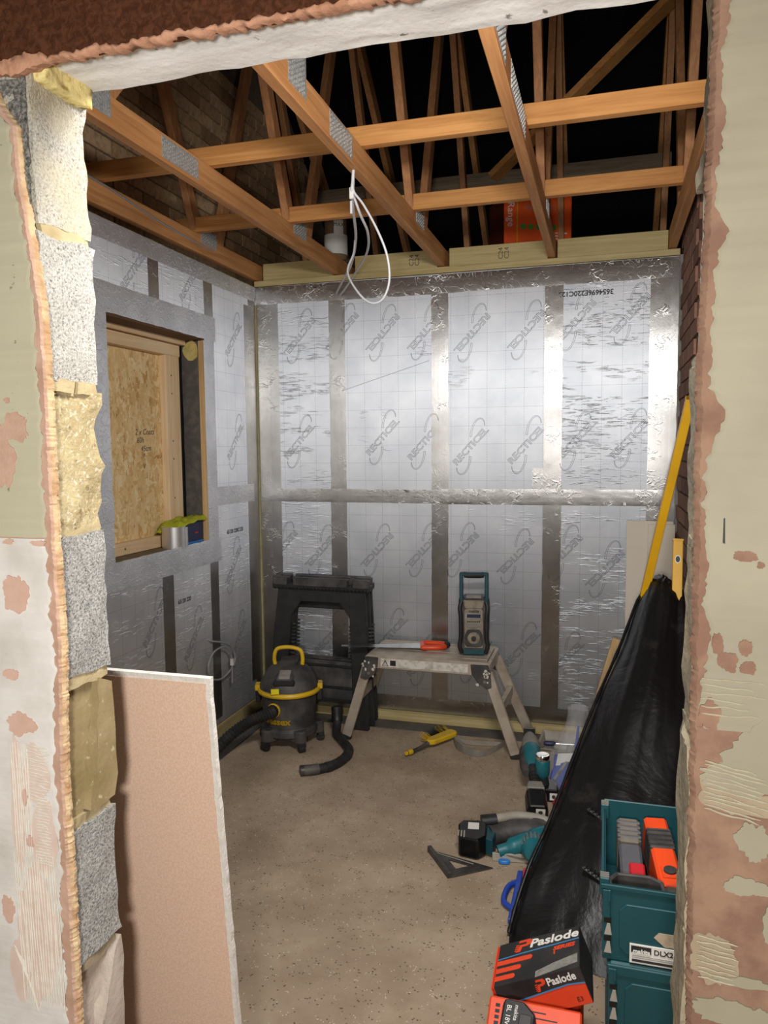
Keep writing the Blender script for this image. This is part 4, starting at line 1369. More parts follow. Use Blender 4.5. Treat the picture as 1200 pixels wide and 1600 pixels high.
h = thing('vacuum_tube', 'curved black suction tube lying on the floor beside the vacuum', 'hose', (-1.35, 3.6, 0.0))
o = Vector((-1.35, 3.6, 0.0))
pts = spline([Vector(p) - o for p in ((-1.415, 3.845, 0.15), (-1.405, 3.825, 0.075), (-1.385, 3.765, 0.030), (-1.315, 3.675, 0.024), (-1.248, 3.57, 0.024), (-1.245, 3.46, 0.024), (-1.275, 3.37, 0.024), (-1.33, 3.315, 0.024), (-1.385, 3.285, 0.024))], 6)
MB().tube(pts, 0.0235, 12).out('tube', M['rubber'], h, smooth=50)
MB().tube(pts[-8:], 0.0265, 12).out('nozzle_end', M['blackd'], h, smooth=50)
MB().tube(pts[:7], 0.030, 12).out('cuff', M['blackp'], h, smooth=50)
MB().tube([pts[-1] + Vector((0.004, 0.003, 0)), pts[-1] + Vector((-0.012, -0.008, 0))], 0.027, 12).out('metal_tip', M['darkm'], h, smooth=50)
for i in (26, 36):
    MB().tube(pts[i:i + 3], 0.0255, 12).out('joint_ring', M['blackp'], h, smooth=50)

# ------------------------------------------------------------------ aluminium hop-up platform
g = thing('hop_up_platform', 'worn folding aluminium work platform with black hinge brackets by the back wall', 'work platform', (-0.88, 3.92, 0.0))
X0, X1, Y0, Y1, ZT = -0.325, 0.315, -0.165, 0.175, 0.482
for k in range(7):
    y = Y0 + 0.020 + k * (Y1 - Y0 - 0.02) / 7
    MB().box(X0 + 0.01, X1 - 0.01, y, y + 0.040, ZT - 0.014, ZT - 0.002 + 0.0015 * (k % 2)).out('deck_plank', M['alu'], g, bevel=0.002)
for y in (Y0, Y1 - 0.020):
    MB().box(X0, X1, y, y + 0.020, ZT - 0.070, ZT).out('deck_rail', M['alu'], g, bevel=0.003)
MB().box(X0 - 0.012, X0 + 0.008, Y0, Y1, ZT - 0.066, ZT - 0.004).out('end_rail', M['alu'], g, bevel=0.006)
MB().box(X1 - 0.008, X1 + 0.012, Y0, Y1, ZT - 0.066, ZT - 0.004).out('end_rail', M['alu'], g, bevel=0.006)
MB().box(X0 + 0.075, X1 - 0.10, Y0 - 0.0012, Y0, ZT - 0.058, ZT - 0.014).out('warning_label', M['label'], g)
m3 = MB()
m3.prism([(X0 + 0.083, ZT - 0.052), (X0 + 0.117, ZT - 0.052), (X0 + 0.100, ZT - 0.020)], 'xz', Y0 - 0.0024, Y0 - 0.001)
tr = m3.out('warning_triangle', M['blackp'], g)
MB().prism([(X0 + 0.089, ZT - 0.0495), (X0 + 0.111, ZT - 0.0495), (X0 + 0.100, ZT - 0.0275)], 'xz', Y0 - 0.0030, Y0 - 0.002).out('triangle_face', M['label'], tr)
MB().box(X0 + 0.0988, X0 + 0.1012, Y0 - 0.0036, Y0 - 0.003, ZT - 0.047, ZT - 0.034).out('mark', M['blackp'], tr)
MB().box(X0 + 0.127, X0 + 0.158, Y0 - 0.0024, Y0 - 0.001, ZT - 0.050, ZT - 0.022).out('instruction_block', M['blackp'], g)
feet = {(-1, -1): (-0.462, -0.135), (-1, 1): (-0.462, 0.180), (1, -1): (0.468, -0.172), (1, 1): (0.500, 0.185)}
for (sx, sy), (fx, fy) in feet.items():
    top = Vector(((X0 + 0.0) if sx < 0 else (X1 - 0.0), (Y0 + 0.012) if sy < 0 else (Y1 - 0.012), ZT - 0.055))
    bot = Vector((fx, fy, 0.0))
    d = (bot - top)
    MB().bar(top, top + d * 0.955, 0.024, 0.052, (1, 0, 0)).out('leg', M['alu'], g, bevel=0.003)
    MB().bar(top + d * 0.94, top + d * 0.998, 0.029, 0.058, (1, 0, 0)).out('foot_cap', M['rubber'], g, bevel=0.004)
for sx in (-1, 1):
    for f, dz in ((0.42, 0.0),):
        a = Vector((X0 if sx < 0 else X1, Y0 + 0.012, ZT - 0.055)).lerp(Vector((*feet[(sx, -1)], 0)), f)
        c = Vector((X0 if sx < 0 else X1, Y1 - 0.012, ZT - 0.055)).lerp(Vector((*feet[(sx, 1)], 0)), f)
        MB().bar(a, c, 0.026, 0.055, (0, 0, 1)).out('rung', M['alu'], g, bevel=0.003)
    x = X0 if sx < 0 else X1
    for y in (Y0 - 0.004, Y1 - 0.002):
        if sx > 0:
            pts = [(x - 0.085, ZT - 0.012), (x + 0.004, ZT - 0.010), (x + 0.016, ZT - 0.05), (x + 0.022, ZT - 0.125), (x - 0.004, ZT - 0.135), (x - 0.048, ZT - 0.105), (x - 0.080, ZT - 0.06)]
        else:
            pts = [(x + 0.062, ZT - 0.010), (x - 0.006, ZT - 0.008), (x - 0.022, ZT - 0.055), (x - 0.038, ZT - 0.125), (x - 0.006, ZT - 0.135), (x + 0.040, ZT - 0.105), (x + 0.058, ZT - 0.06)]
        hb = MB().prism(pts, 'xz', y - 0.006, y + 0.006).out('hinge_bracket', M['blackd'], g, bevel=0.003)
        rr = random.Random(int((x + 2) * 50))
        for q in range(9):
            cx = sum(p[0] for p in pts) / 7 + rr.uniform(-0.035, 0.035)
            cz = sum(p[1] for p in pts) / 7 + rr.uniform(-0.045, 0.045)
            MB().prism(blob(cx, cz, rr.uniform(0.004, 0.009), rr.uniform(0.004, 0.009), q, 9, 0.4), 'xz', y - 0.0075, y - 0.005).out('plaster_splash', M['label'], hb)
        MB().cyl((x + sx * -0.012, y - 0.010, ZT - 0.095), (x + sx * -0.012, y + 0.008, ZT - 0.095), 0.009, n=12).out('rivet', M['steel'], hb, smooth=40)

# ------------------------------------------------------------------ site radio on the platform
r = thing('site_radio', 'dusty upright site radio with teal handle standing on the work platform', 'radio', (-0.668, 3.955, ZT + 0.0015), (0, 0, radians(9)))
MB().prism([(-0.062, 0.012), (0.062, 0.012), (0.070, 0.05), (0.070, 0.255), (0.055, 0.30), (-0.055, 0.30), (-0.070, 0.255), (-0.070, 0.05)], 'xz', -0.075, 0.060).out('radio_body', M['blackd'], r, bevel=0.006)
MB().prism([(-0.048, 0.040), (0.048, 0.040), (0.050, 0.235), (0.040, 0.250), (-0.040, 0.250), (-0.050, 0.235)], 'xz', -0.084, -0.072).out('face_panel', M['dust'], r, bevel=0.003)
MB().prism([(-0.046, 0.248), (0.046, 0.248), (0.056, 0.292), (-0.056, 0.292)], 'xz', -0.080, -0.03).out('top_cover', M['dust'], r, bevel=0.004)
MB().box(-0.040, 0.040, -0.060, -0.02, 0.296, 0.312).out('top_lug', M['greyp'], r, bevel=0.003)
d_ = MB().box(-0.042, 0.042, -0.087, -0.083, 0.198, 0.224).out('display', M['greyl'], r, bevel=0.001)
MB().box(-0.036, 0.036, -0.0885, -0.0865, 0.202, 0.221).out('screen', M['lcd'], d_)
text('lettering', 'makita', 0.020, M['blackp'], r, frame((0, -0.0846, 0.236), (1, 0, 0), (0, 0, 1)), bold=0.0006, shear=0.25)
for k in range(7):
    MB().box(-0.034 + k * 0.010, -0.027 + k * 0.010, -0.0865, -0.0835, 0.178, 0.184).out('button', M['blackp'], r)
MB().box(-0.040, 0.040, -0.086, -0.0835, 0.150, 0.172).out('button_panel', M['greyp'], r, bevel=0.001)
MB().prism([(-0.030, 0.138), (0.030, 0.138), (0.046, 0.110), (0.046, 0.060), (0.036, 0.048), (-0.036, 0.048), (-0.046, 0.060), (-0.046, 0.110)], 'xz', -0.090, -0.080).out('speaker_surround', M['blackd'], r, bevel=0.003)
sp = MB().lathe([(0.0, 0.006), (0.026, 0.004), (0.032, 0.0), (0.034, -0.004)], 24, Matrix.Translation((0, -0.090, 0.094)) @ Matrix.Rotation(radians(90), 4, 'X')).out('tuning_dial', M['dust'], r, smooth=40)
MB().lathe([(0.013, 0.0), (0.012, 0.012), (0.0, 0.013)], 18, Matrix.Translation((0, -0.094, 0.094)) @ Matrix.Rotation(radians(90), 4, 'X')).out('dial_centre', M['blackp'], sp, smooth=40)
for s in (-1, 1):
    MB().tube(spline([(s * 0.064, -0.070, 0.285), (s * 0.072, -0.078, 0.25), (s * 0.067, -0.082, 0.20), (s * 0.067, -0.082, 0.10), (s * 0.073, -0.080, 0.05), (s * 0.062, -0.072, 0.010)], 4), 0.0115, 8).out('bumper', M['blackp'], r, smooth=50)
    MB().tube(spline([(s * 0.064, 0.055, 0.285), (s * 0.072, 0.060, 0.25), (s * 0.070, 0.062, 0.10), (s * 0.062, 0.055, 0.010)], 4), 0.0115, 8).out('bumper', M['blackp'], r, smooth=50)
    MB().box(s * 0.067 - 0.010, s * 0.067 + 0.010, -0.012, 0.012, 0.26, 0.418).out('handle_arm', M['tealdark'], r, bevel=0.004)
MB().box(-0.058, 0.058, -0.076, 0.058, 0.0, 0.036).out('base', M['tealdark'], r, bevel=0.005)
hd = MB().box(-0.077, 0.077, -0.013, 0.013, 0.410, 0.428).out('handle', M['tealdark'], r, bevel=0.005)
MB().tube([(-0.052, 0, 0.415), (-0.03, 0, 0.412), (0.03, 0, 0.412), (0.052, 0, 0.415)], 0.0155, 10).out('handle_grip', M['rubber'], hd, smooth=50)

# ------------------------------------------------------------------ hand saw on the platform
w = thing('hand_saw', 'hand saw with orange handle, blade poking past the left end of the platform', 'saw', (-0.95, 3.955, ZT + 0.003), (0, 0, radians(14)))
b = MB().prism([(-0.445, -0.012), (-0.445, 0.016), (0.02, 0.055), (0.02, -0.05)], 'xy', 0.010, 0.0115)
b.out('blade', M['steel'], w)
t_ = MB()
for i in range(58):
    x = -0.44 + i * 0.0079
    y = -0.012 - 0.038 * (x + 0.445) / 0.465
    t_.prism([(x, y), (x + 0.0079, y - 0.0006), (x + 0.003, y - 0.006)], 'xy', 0.0102, 0.0113)
t_.out('teeth', M['steel'], w, kind='stuff')
b = MB()
lo = spline([(0.0, -0.055, 0.016), (0.05, -0.060, 0.016), (0.10, -0.052, 0.016), (0.128, -0.025, 0.016)], 5)
hi = spline([(0.0, 0.050, 0.016), (0.045, 0.035, 0.018), (0.09, 0.025, 0.018), (0.128, 0.010, 0.016)], 5)
MB().tube(lo, [0.014] * len(lo), 10).out('handle_bow', M['orange'], w, smooth=50)
MB().tube(hi, [0.013] * len(hi), 10).out('handle_grip', M['orange'], w, smooth=50)
MB().box(-0.012, 0.012, -0.060, 0.060, 0.004, 0.026).out('handle_cheek', M['orange'], w, bevel=0.005)
MB().tube(spline([(0.120, -0.034, 0.017), (0.137, -0.008, 0.018), (0.126, 0.022, 0.017)], 5), 0.0155, 10).out('handle_end', M['rubber'], w, smooth=50)

# ------------------------------------------------------------------ hand brush and bent strip on the floor
a_ = math.atan2(3.925 - 3.611, -0.769 + 0.955)
u = thing('hand_brush', 'yellow hand brush with black and yellow bristles lying on the floor', 'brush', (-0.955, 3.625, 0.0), (0, 0, a_))
MB().tube(spline([(0.0, 0, 0.022), (0.03, 0, 0.020), (0.09, 0, 0.022), (0.15, 0, 0.030), (0.17, 0, 0.034)], 5), [0.012] * 5 + [0.010] * 10 + [0.014] * 6, 10).out('handle', M['blackd'], u, smooth=50)
MB().tube([(-0.008, 0, 0.022), (0.02, 0, 0.021), (0.035, 0, 0.021)], [0.010, 0.0145, 0.0125], 10).out('handle_tip', M['yellow'], u, smooth=50)
MB().prism([(0.15, -0.012), (0.175, -0.030), (0.34, -0.034), (0.36, -0.020), (0.36, 0.020), (0.34, 0.030), (0.175, 0.026), (0.15, 0.012)], 'xy', 0.022, 0.050).out('brush_block', M['yellow'], u, bevel=0.006)
rr = random.Random(5)
for mt_, rng, nm_ in ((M['blackp'], (0.21, 0.335), 'black_bristles'), (M['yellow'], (0.165, 0.35), 'yellow_bristles')):
    b = MB()
    for k in range(170):
        x = rr.uniform(*rng)
        if nm_[0] == 'y' and 0.21 < x < 0.325 and rr.random() < 0.75:
            continue
        y = rr.uniform(0.012, 0.03)
        z = rr.uniform(0.026, 0.046)
        b.tube([(x, y, z), (x + rr.uniform(-0.012, 0.012), y + rr.uniform(0.035, 0.062), z + rr.uniform(-0.008, 0.03))], [0.0016, 0.0006], 3)
    b.out(nm_, mt_, u, kind='stuff')

s_ = thing('bent_strip', 'thin grey strip bent into a bow beside the hand brush', 'strip', (-0.63, 3.80, 0.0))
o = Vector((-0.63, 3.80, 0.0))
arc = [Vector(p) - o for p in spline([(-0.765, 3.885, 0.0), (-0.735, 3.80, 0.0), (-0.68, 3.74, 0.0), (-0.61, 3.722, 0.0), (-0.55, 3.77, 0.0), (-0.505, 3.875, 0.0)], 7)]
rows = [[p + Vector((0, 0, 0.001)), p + Vector((0, 0, 0.040 - 0.018 * abs(i / (len(arc) - 1) - 0.4))), p + Vector((0.003, 0.005, 0.038 - 0.018 * abs(i / (len(arc) - 1) - 0.4))), p + Vector((0.003, 0.005, 0.001))] for i, p in enumerate(arc)]
MB().grid(rows, cap=True, closed=True).out('bow', M['greyp'], s_, smooth=50)
MB().grid([[(-0.135, 0.085, 0.034), (-0.135, 0.09, 0.006)], [(-0.06, 0.055, 0.030), (-0.06, 0.06, 0.004)], [(0.03, 0.06, 0.032), (0.03, 0.065, 0.004)], [(0.125, 0.075, 0.030), (0.125, 0.08, 0.006)]]).out('inner_fold', M['greyl'], s_, smooth=60)
MB().bar((-0.112, 0.035, 0.03), (-0.055, -0.055, 0.032), 0.003, 0.028, (0, 0, 1)).out('tab', M['greyl'], s_)
# ------------------------------------------------------------------ power tools on the floor
def battery(parent, mtx, labelled=True):
    b = MB().prism([(-0.038, -0.030), (0.038, -0.030), (0.038, 0.012), (0.028, 0.030), (-0.028, 0.030), (-0.038, 0.012)], 'xz', -0.056, 0.056, mtx)
    o = b.out('battery', M['blackg'], parent, bevel=0.005)
    MB().box(-0.040, 0.040, -0.05, 0.05, -0.012, -0.004, mtx).out('battery_band', M['blackp'], o)
    if labelled:
        MB().box(-0.006, 0.028, -0.0575, -0.0555, -0.018, 0.014, mtx).out('battery_label', M['whitep'], o)
        MB().prism(blob(0.011, -0.002, 0.008, 0.009, 3, 8, 0.4), 'xz', -0.0585, -0.057, mtx).out('label_mark', M['darkm'], o)
    return o


def fr(o, x, y):
    return frame(o, x, y)


# reciprocating saw lying nose to the back wall
t = thing('reciprocating_saw', 'cordless reciprocating saw propped nose up beside the right platform leg', 'power tool', (-0.255, 3.17, 0.0))
o = Vector((-0.255, 3.17, 0.0))
ax0, ax1 = Vector((-0.265, 3.18, 0.034)) - o, Vector((-0.345, 3.66, 0.165)) - o
D = (ax1 - ax0).normalized()
mt = frame(ax0, (D.y, -D.x, 0), D)       # local x across, y along the tool, z up
battery(t, mt @ Matrix.Translation((0, 0.02, 0.008)) @ Matrix.Scale(1.15, 4, (1, 0, 0)))
MB().prism([(-0.040, 0.075), (0.040, 0.075), (0.030, 0.12), (-0.030, 0.12)], 'xy', -0.025, 0.042, mt).out('battery_mount', M['greyp'], t, bevel=0.004)
MB().tube([mt @ Vector((0, y, z)) for y, z in ((0.10, 0.01), (0.15, 0.014), (0.20, 0.018), (0.25, 0.02))], [0.024, 0.021, 0.022, 0.03], 12).out('rear_grip', M['rubber'], t, smooth=50)
for k in range(5):
    y = 0.125 + k * 0.02
    MB().tube([mt @ Vector((0, y, 0.013 + k * 0.001)), mt @ Vector((0, y + 0.006, 0.013 + k * 0.001))], 0.0245, 12).out('grip_rib', M['blackp'], t, smooth=50)
MB().tube([mt @ Vector((0, y, 0.02)) for y in (0.23, 0.27, 0.36, 0.385)], [0.030, 0.041, 0.043, 0.036], 14).out('motor_body', M['teal'], t, smooth=40)
MB().tube([mt @ Vector((-0.030, y, 0.012)) for y in (0.20, 0.24, 0.33, 0.38)], [0.02, 0.028, 0.03, 0.022], 10).out('side_grip', M['blackd'], t, smooth=40)
MB().tube([mt @ Vector((0.0, y, 0.02)) for y in (0.372, 0.40, 0.44, 0.475)], [0.042, 0.044, 0.036, 0.022], 14).out('gear_boot', M['greyp'], t, smooth=40)
MB().tube([mt @ Vector((0, 0.465, 0.018)), mt @ Vector((0, 0.51, 0.016))], [0.013, 0.011], 10).out('blade_clamp', M['darkm'], t, smooth=40)
MB().box(-0.028, 0.028, 0.495, 0.502, -0.02, 0.045, mt).out('shoe', M['darkm'], t, bevel=0.001)

# second cordless tool, standing
t = thing('cordless_torch', 'teal cordless torch with bright lens standing beside the reciprocating saw', 'torch', (-0.236, 3.365, 0.0), (0, 0, radians(4)))
battery(t, Matrix.Translation((0.018, 0.0, 0.030)))
MB().cyl((-0.012, 0, 0.058), (-0.018, 0, 0.10), 0.022, 0.020, 14).out('neck', M['rubber'], t, smooth=40)
MB().lathe([(0.020, 0.09), (0.031, 0.105), (0.033, 0.165), (0.030, 0.172)], 20, Matrix.Translation((-0.020, 0, 0))).out('body', M['teal'], t, smooth=40)
hd = MB().lathe([(0.029, 0.170), (0.032, 0.176), (0.0325, 0.190), (0.029, 0.196), (0.024, 0.1965), (0.0, 0.192)], 20, Matrix.Translation((-0.020, 0, 0))).out('lens_ring', M['chrome'], t, smooth=35)

# grey tub with a screwdriver across it
t = thing('plastic_tub', 'shallow grey plastic tub on the floor at the foot of the back wall', 'tub', (-0.225, 3.885, 0.0), (0, 0, radians(-4)))
b = MB()
out = [(-0.085, -0.125), (0.085, -0.125), (0.085, 0.125), (-0.085, 0.125)]
rows = []
for sc_, z in ((0.86, 0.0), (1.0, 0.062), (1.06, 0.064), (1.06, 0.058), (0.965, 0.058), (0.82, 0.006)):
    rows.append([(x * sc_, y * sc_, z) for x, y in out])
b.grid(rows, closed=True)
b.b.faces.new([b.b.verts.new((x * 0.82, y * 0.82, 0.006)) for x, y in out])
b.b.faces.new([b.b.verts.new((x * 0.86, y * 0.86, 0.0)) for x, y in out])
b.out('tub_shell', M['greyl'], t, bevel=0.004)
MB().box(-0.06, -0.01, -0.10, -0.03, 0.006, 0.05).out('insert', M['greyp'], t, bevel=0.006)
MB().box(-0.04, 0.05, 0.0, 0.08, 0.006, 0.035).out('insert', M['greyl'], t, bevel=0.006)
t = thing('screwdriver', 'screwdriver with a dark handle lying across the grey tub', 'screwdriver', (-0.255, 3.80, 0.078), (0, 0, radians(6)))
MB().tube([(-0.03, 0, 0), (-0.02, 0, 0), (0.02, 0, 0), (0.03, 0, 0)], [0.008, 0.013, 0.013, 0.008], 8).out('handle', M['navy'], t, smooth=35)
MB().tube([(0.028, 0, 0), (0.12, 0, 0)], 0.003, 6).out('shaft', M['steel'], t, smooth=40)

# clear bag holding a blue and a red packet
t = thing('clear_plastic_bag', 'crumpled clear plastic bag standing against the black sheeting', 'bag', (-0.15, 3.60, 0.0))
t.scale = (1.1, 1.05, 1.12)
b = MB()
rows = []
for i in range(17):
    q = i / 16
    z = 0.005 + 0.235 * q
    rx = 0.085 * (1 - 0.55 * q ** 2) + 0.01 * sin(7 * q)
    ry = 0.20 * (1 - 0.80 * q) + 0.03
    row = []
    for j in range(36):
        a = 2 * pi * j / 36
        k_ = 1 + 0.22 * nz(cos(a) * 2.2, sin(a) * 2.2, q * 4) + 0.09 * nz(cos(a) * 7, sin(a) * 7, q * 9)
        row.append((rx * k_ * cos(a) + 0.03 * q, -0.10 + ry * k_ * sin(a) + 0.30 * q, z + (0.012 * nz(a * 3, q * 5) if i else 0)))
    rows.append(row)
b.grid(rows, cap=True, closed=True)
b.out('bag_film', M['bag'], t, smooth=70)
c = MB().box(-0.050, 0.050, -0.10, 0.10, -0.018, 0.018)
bmesh.ops.subdivide_edges(c.b, edges=c.b.edges[:], cuts=6, use_grid_fill=True)
t = c.rough(0.008, 18, 2).out('blue_packet', M['blue'], smooth=50, loc=(-0.172, 3.46, 0.072), rot=(radians(28), radians(-14), radians(-14)))
tag(t, 'blue packet inside the clear plastic bag', 'packet')
MB().box(-0.034, 0.040, 0.035, 0.105, 0.0185, 0.0200).out('white_card', M['whitep'], t)
MB().bar((-0.025, -0.05, 0.024), (0.02, 0.05, 0.024), 0.014, 0.004).out('grey_strip', M['greyp'], t)
c = MB().box(-0.022, 0.022, -0.14, 0.14, -0.015, 0.015)
bmesh.ops.subdivide_edges(c.b, edges=c.b.edges[:], cuts=6, use_grid_fill=True)
t = c.rough(0.006, 18, 5).out('red_packet', M['red'], smooth=50, loc=(-0.138, 3.375, 0.058), rot=(radians(18), radians(-10), radians(-22)))
tag(t, 'glossy red packet inside the clear bag, beside the blue one', 'packet')
t = MB().bar((-0.125, 3.66, 0.10), (-0.115, 3.76, 0.19), 0.026, 0.010, (1, 0, 0)).out('blue_strap', M['blue'])
tag(t, 'blue folded strap near the top of the clear bag', 'strap')

# circular saw
t = thing('circular_saw', 'dusty teal cordless circular saw lying on the floor by the black sheeting', 'power tool', (-0.315, 2.875, 0.0), (0, 0, radians(8)))
t.scale = (1.12, 1.12, 1.12)
bm_ = Matrix.Translation((-0.158, -0.035, 0.045)) @ Matrix.Rotation(radians(62), 4, 'Y') @ Matrix.Rotation(radians(90), 4, 'Z')
bt = MB().prism([(-0.20, -0.075), (-0.135, -0.095), (-0.105, -0.06), (-0.105, 0.03), (-0.13, 0.05), (-0.19, 0.045), (-0.205, 0.02)], 'xy', 0.002, 0.075).out('battery', M['blackg'], t, bevel=0.006)
MB().box(-0.170, -0.132, -0.02, 0.025, 0.0748, 0.0762).out('battery_label', M['whitep'], bt)
for k in range(3):
    MB().box(-0.2035 + 0.010 * k, -0.199 + 0.010 * k, -0.072 - 0.004 * k, -0.035, 0.0755, 0.0765).out('contact_strip', M['greyl'], bt)
MB().prism([(-0.11, -0.062), (-0.085, -0.075), (-0.072, -0.02), (-0.075, 0.035), (-0.105, 0.03)], 'xy', 0.010, 0.068).out('battery_mount', M['tealdark'], t, bevel=0.004)
MB().tube(spline([(-0.09, 0.0, 0.042), (-0.03, 0.025, 0.048), (0.04, 0.030, 0.055), (0.10, 0.01, 0.055)], 5), [0.034] * 6 + [0.040] * 5 + [0.036] * 5, 14).out('main_handle', M['blackd'], t, smooth=50)
MB().tube(spline([(-0.075, 0.115, 0.05), (0.0, 0.135, 0.055), (0.08, 0.125, 0.055), (0.155, 0.085, 0.05)], 5), 0.0165, 10).out('blade_guard_rim', M['greyl'], t, smooth=50)
MB().cyl((-0.125, 0.100, 0.042), (-0.070, 0.112, 0.046), 0.025, 0.024, 16).out('vent_tube', M['blackp'], t, smooth=40)
MB().tube(spline([(-0.065, -0.075, 0.03), (-0.01, -0.06, 0.045), (0.04, -0.035, 0.055), (0.095, -0.005, 0.06)], 5), [0.020] * 4 + [0.030] * 8 + [0.034] * 4, 12).out('gear_case', M['teal'], t, smooth=50)
mh = MB().lathe([(0.0, 0.0), (0.036, 0.0), (0.041, 0.012), (0.041, 0.075), (0.030, 0.092), (0.0, 0.094)], 24, Matrix.Translation((0.052, -0.028, 0.046)) @ Matrix.Rotation(radians(82), 4, 'X')).out('motor_housing', M['teal'], t, smooth=35)
for k in range(9):
    a = radians(18 * k + 10)
    mm = Matrix.Translation((0.052, -0.028, 0.046)) @ Matrix.Rotation(radians(82), 4, 'X')
    MB().box(0.0395, 0.043, -0.0025, 0.0025, 0.020, 0.070, mm @ Matrix.Rotation(a, 4, 'Z')).out('cooling_slot', M['greyp'], mh)
MB().lathe([(0.0, 0.0), (0.088, 0.0), (0.094, 0.006), (0.094, 0.022), (0.080, 0.030), (0.0, 0.034)], 32, Matrix.Translation((0.118, 0.035, 0.018)) @ Matrix.Rotation(radians(28), 4, 'Y')).out('blade_guard', M['darkm'], t, smooth=35)
MB().lathe([(0.0, 0.0), (0.034, 0.0), (0.030, 0.030), (0.0, 0.034)], 20, Matrix.Translation((0.125, 0.055, 0.045)) @ Matrix.Rotation(radians(28), 4, 'Y')).out('guard_hub', M['greyl'], t, smooth=35)
MB().box(-0.085, 0.20, -0.088, -0.080, 0.002, 0.030).out('base_plate', M['greyl'], t, bevel=0.001)
MB().prism([(-0.045 + 0.020 * cos(a * pi / 8), -0.098 + 0.011 * sin(a * pi / 8)) for a in range(16)], 'xy', 0.002, 0.014).out('depth_knob', M['bluel'], t, bevel=0.002)
MB().bar((-0.08, -0.082, 0.03), (0.04, -0.095, 0.016), 0.003, 0.004).out('hex_key', M['steel'], t)

# speed square
t = thing('speed_square', 'dark grey triangular roofing square lying flat on the concrete', 'square', (-0.52, 2.70, 0.0))
A, B, C_ = Vector((-0.120, 0.075)), Vector((0.135, 0.012)), Vector((-0.003, -0.090))
b = MB()
for p, q in ((A, B), (B, C_), (C_, A)):
    pass
cen = (A + B + C_) / 3
inn = [cen + (p - cen) * 0.34 for p in (A, B, C_)]
vs_o = [b.b.verts.new((p.x, p.y, z)) for z in (0.002, 0.006) for p in (A, B, C_)]
vs_i = [b.b.verts.new((p.x, p.y, z)) for z in (0.002, 0.006) for p in inn]
for i in range(3):
    j = (i + 1) % 3
    b.b.faces.new((vs_o[3 + i], vs_o[3 + j], vs_i[3 + j], vs_i[3 + i]))
    b.b.faces.new((vs_o[i], vs_i[i], vs_i[j], vs_o[j]))
    b.b.faces.new((vs_o[i], vs_o[j], vs_o[3 + j], vs_o[3 + i]))
    b.b.faces.new((vs_i[i], vs_i[3 + i], vs_i[3 + j], vs_i[j]))
b.out('triangle_plate', M['darkm'], t, bevel=0.001)
MB().bar((A.x - 0.004, A.y - 0.002, 0.013), (C_.x - 0.006, C_.y - 0.004, 0.013), 0.016, 0.022).out('fence', M['darkm'], t, bevel=0.002)
MB().bar((A.x + 0.03, A.y - 0.018, 0.007), (B.x - 0.075, B.y + 0.003, 0.007), 0.002, 0.002).out('scale_line', M['greyl'], t)

# blue handled bar clamp, red plug strip, light blue strip
t = thing('blue_clamp', 'blue looped plastic handle on a flat blue bar half under the black sheeting', 'clamp', (-0.285, 2.55, 0.0))
MB().box(-0.006, 0.014, -0.16, 0.14, 0.004, 0.024).out('bar', M['blue'], t, bevel=0.003)
MB().tube(spline([(0.0, 0.075, 0.016), (-0.024, 0.045, 0.016), (-0.034, -0.005, 0.016), (-0.032, -0.055, 0.016), (-0.012, -0.080, 0.016), (0.006, -0.090, 0.016)], 6), 0.010, 10).out('loop_handle', M['blue'], t, smooth=50)
t = thing('red_plug_strip', 'strip of red plastic wall plugs beside the circular saw', 'plugs', (-0.250, 2.655, 0.0), (0, 0, radians(4)))
MB().box(-0.022, 0.03, -0.055, 0.055, 0, 0.016).out('tray', M['blackp'], t, bevel=0.002)
for k in range(8):
    MB().cyl((-0.020, -0.046 + k * 0.013, 0.022), (0.028, -0.040 + k * 0.013, 0.024), 0.0058, n=8).out('plug', M['red'], t, smooth=40)
t = MB().box(-0.266, -0.225, 2.555, 2.592, 0.001, 0.020).out('blue_carton', M['bluel'], bevel=0.002)
tag(t, 'small light blue packet in front of the red plug strip', 'packet')

# ------------------------------------------------------------------ right-hand corner: boards, timber, levels
t = MB().box(0.104, 0.330, 4.070, 4.083, 0.0, 1.190).out('board_offcut', M['offwhite'], bevel=0.002)
tag(t, 'off-white board offcut standing nearest the foil wall in the right corner', 'board')
t = MB().box(0.206, 0.335, 4.025, 4.038, 0.0, 1.178).out('board_offcut', M['offwhite'], bevel=0.002)
tag(t, 'narrower off-white board offcut standing in front of the wider one, right corner', 'board')
t = MB().bar((-0.095, 3.90, 0.0), (0.065, 3.95, 0.60), 0.045, 0.045, (1, 0, 0)).out('timber_offcut', M['tz'], bevel=0.002)
tag(t, 'pale timber batten leaning beside the yellow level behind the black sheeting', 'timber')


def level(name, label, p0, p1, w, h, vials):
    p0, p1 = Vector(p0), Vector(p1)
    d = (p1 - p0).normalized()
    m = frame(p0, d.cross(Vector((0, 1, 0))), d)
    t = thing(name, label, 'spirit level', p0)
    L = (p1 - p0).length
    m.translation = (0, 0, 0)
    MB().box(-w / 2, w / 2, 0, L, -h / 2, h / 2, m).out('body', M['levely'], t, bevel=0.002)
    for q in vials:
        vv = MB().box(-w / 2 - 0.001, w / 2 + 0.001, q * L - 0.022, q * L + 0.022, -h / 2 - 0.001, h / 2 + 0.001, m).out('vial_window', M['lime'], t)
    for e in (0, L - 0.008):
        MB().box(-w / 2 - 0.0015, w / 2 + 0.0015, e, e + 0.008, -h / 2 - 0.0015, h / 2 + 0.0015, m).out('end_cap', M['blackp'] if e == 0 else M['levely'], t)
    return t, m, L


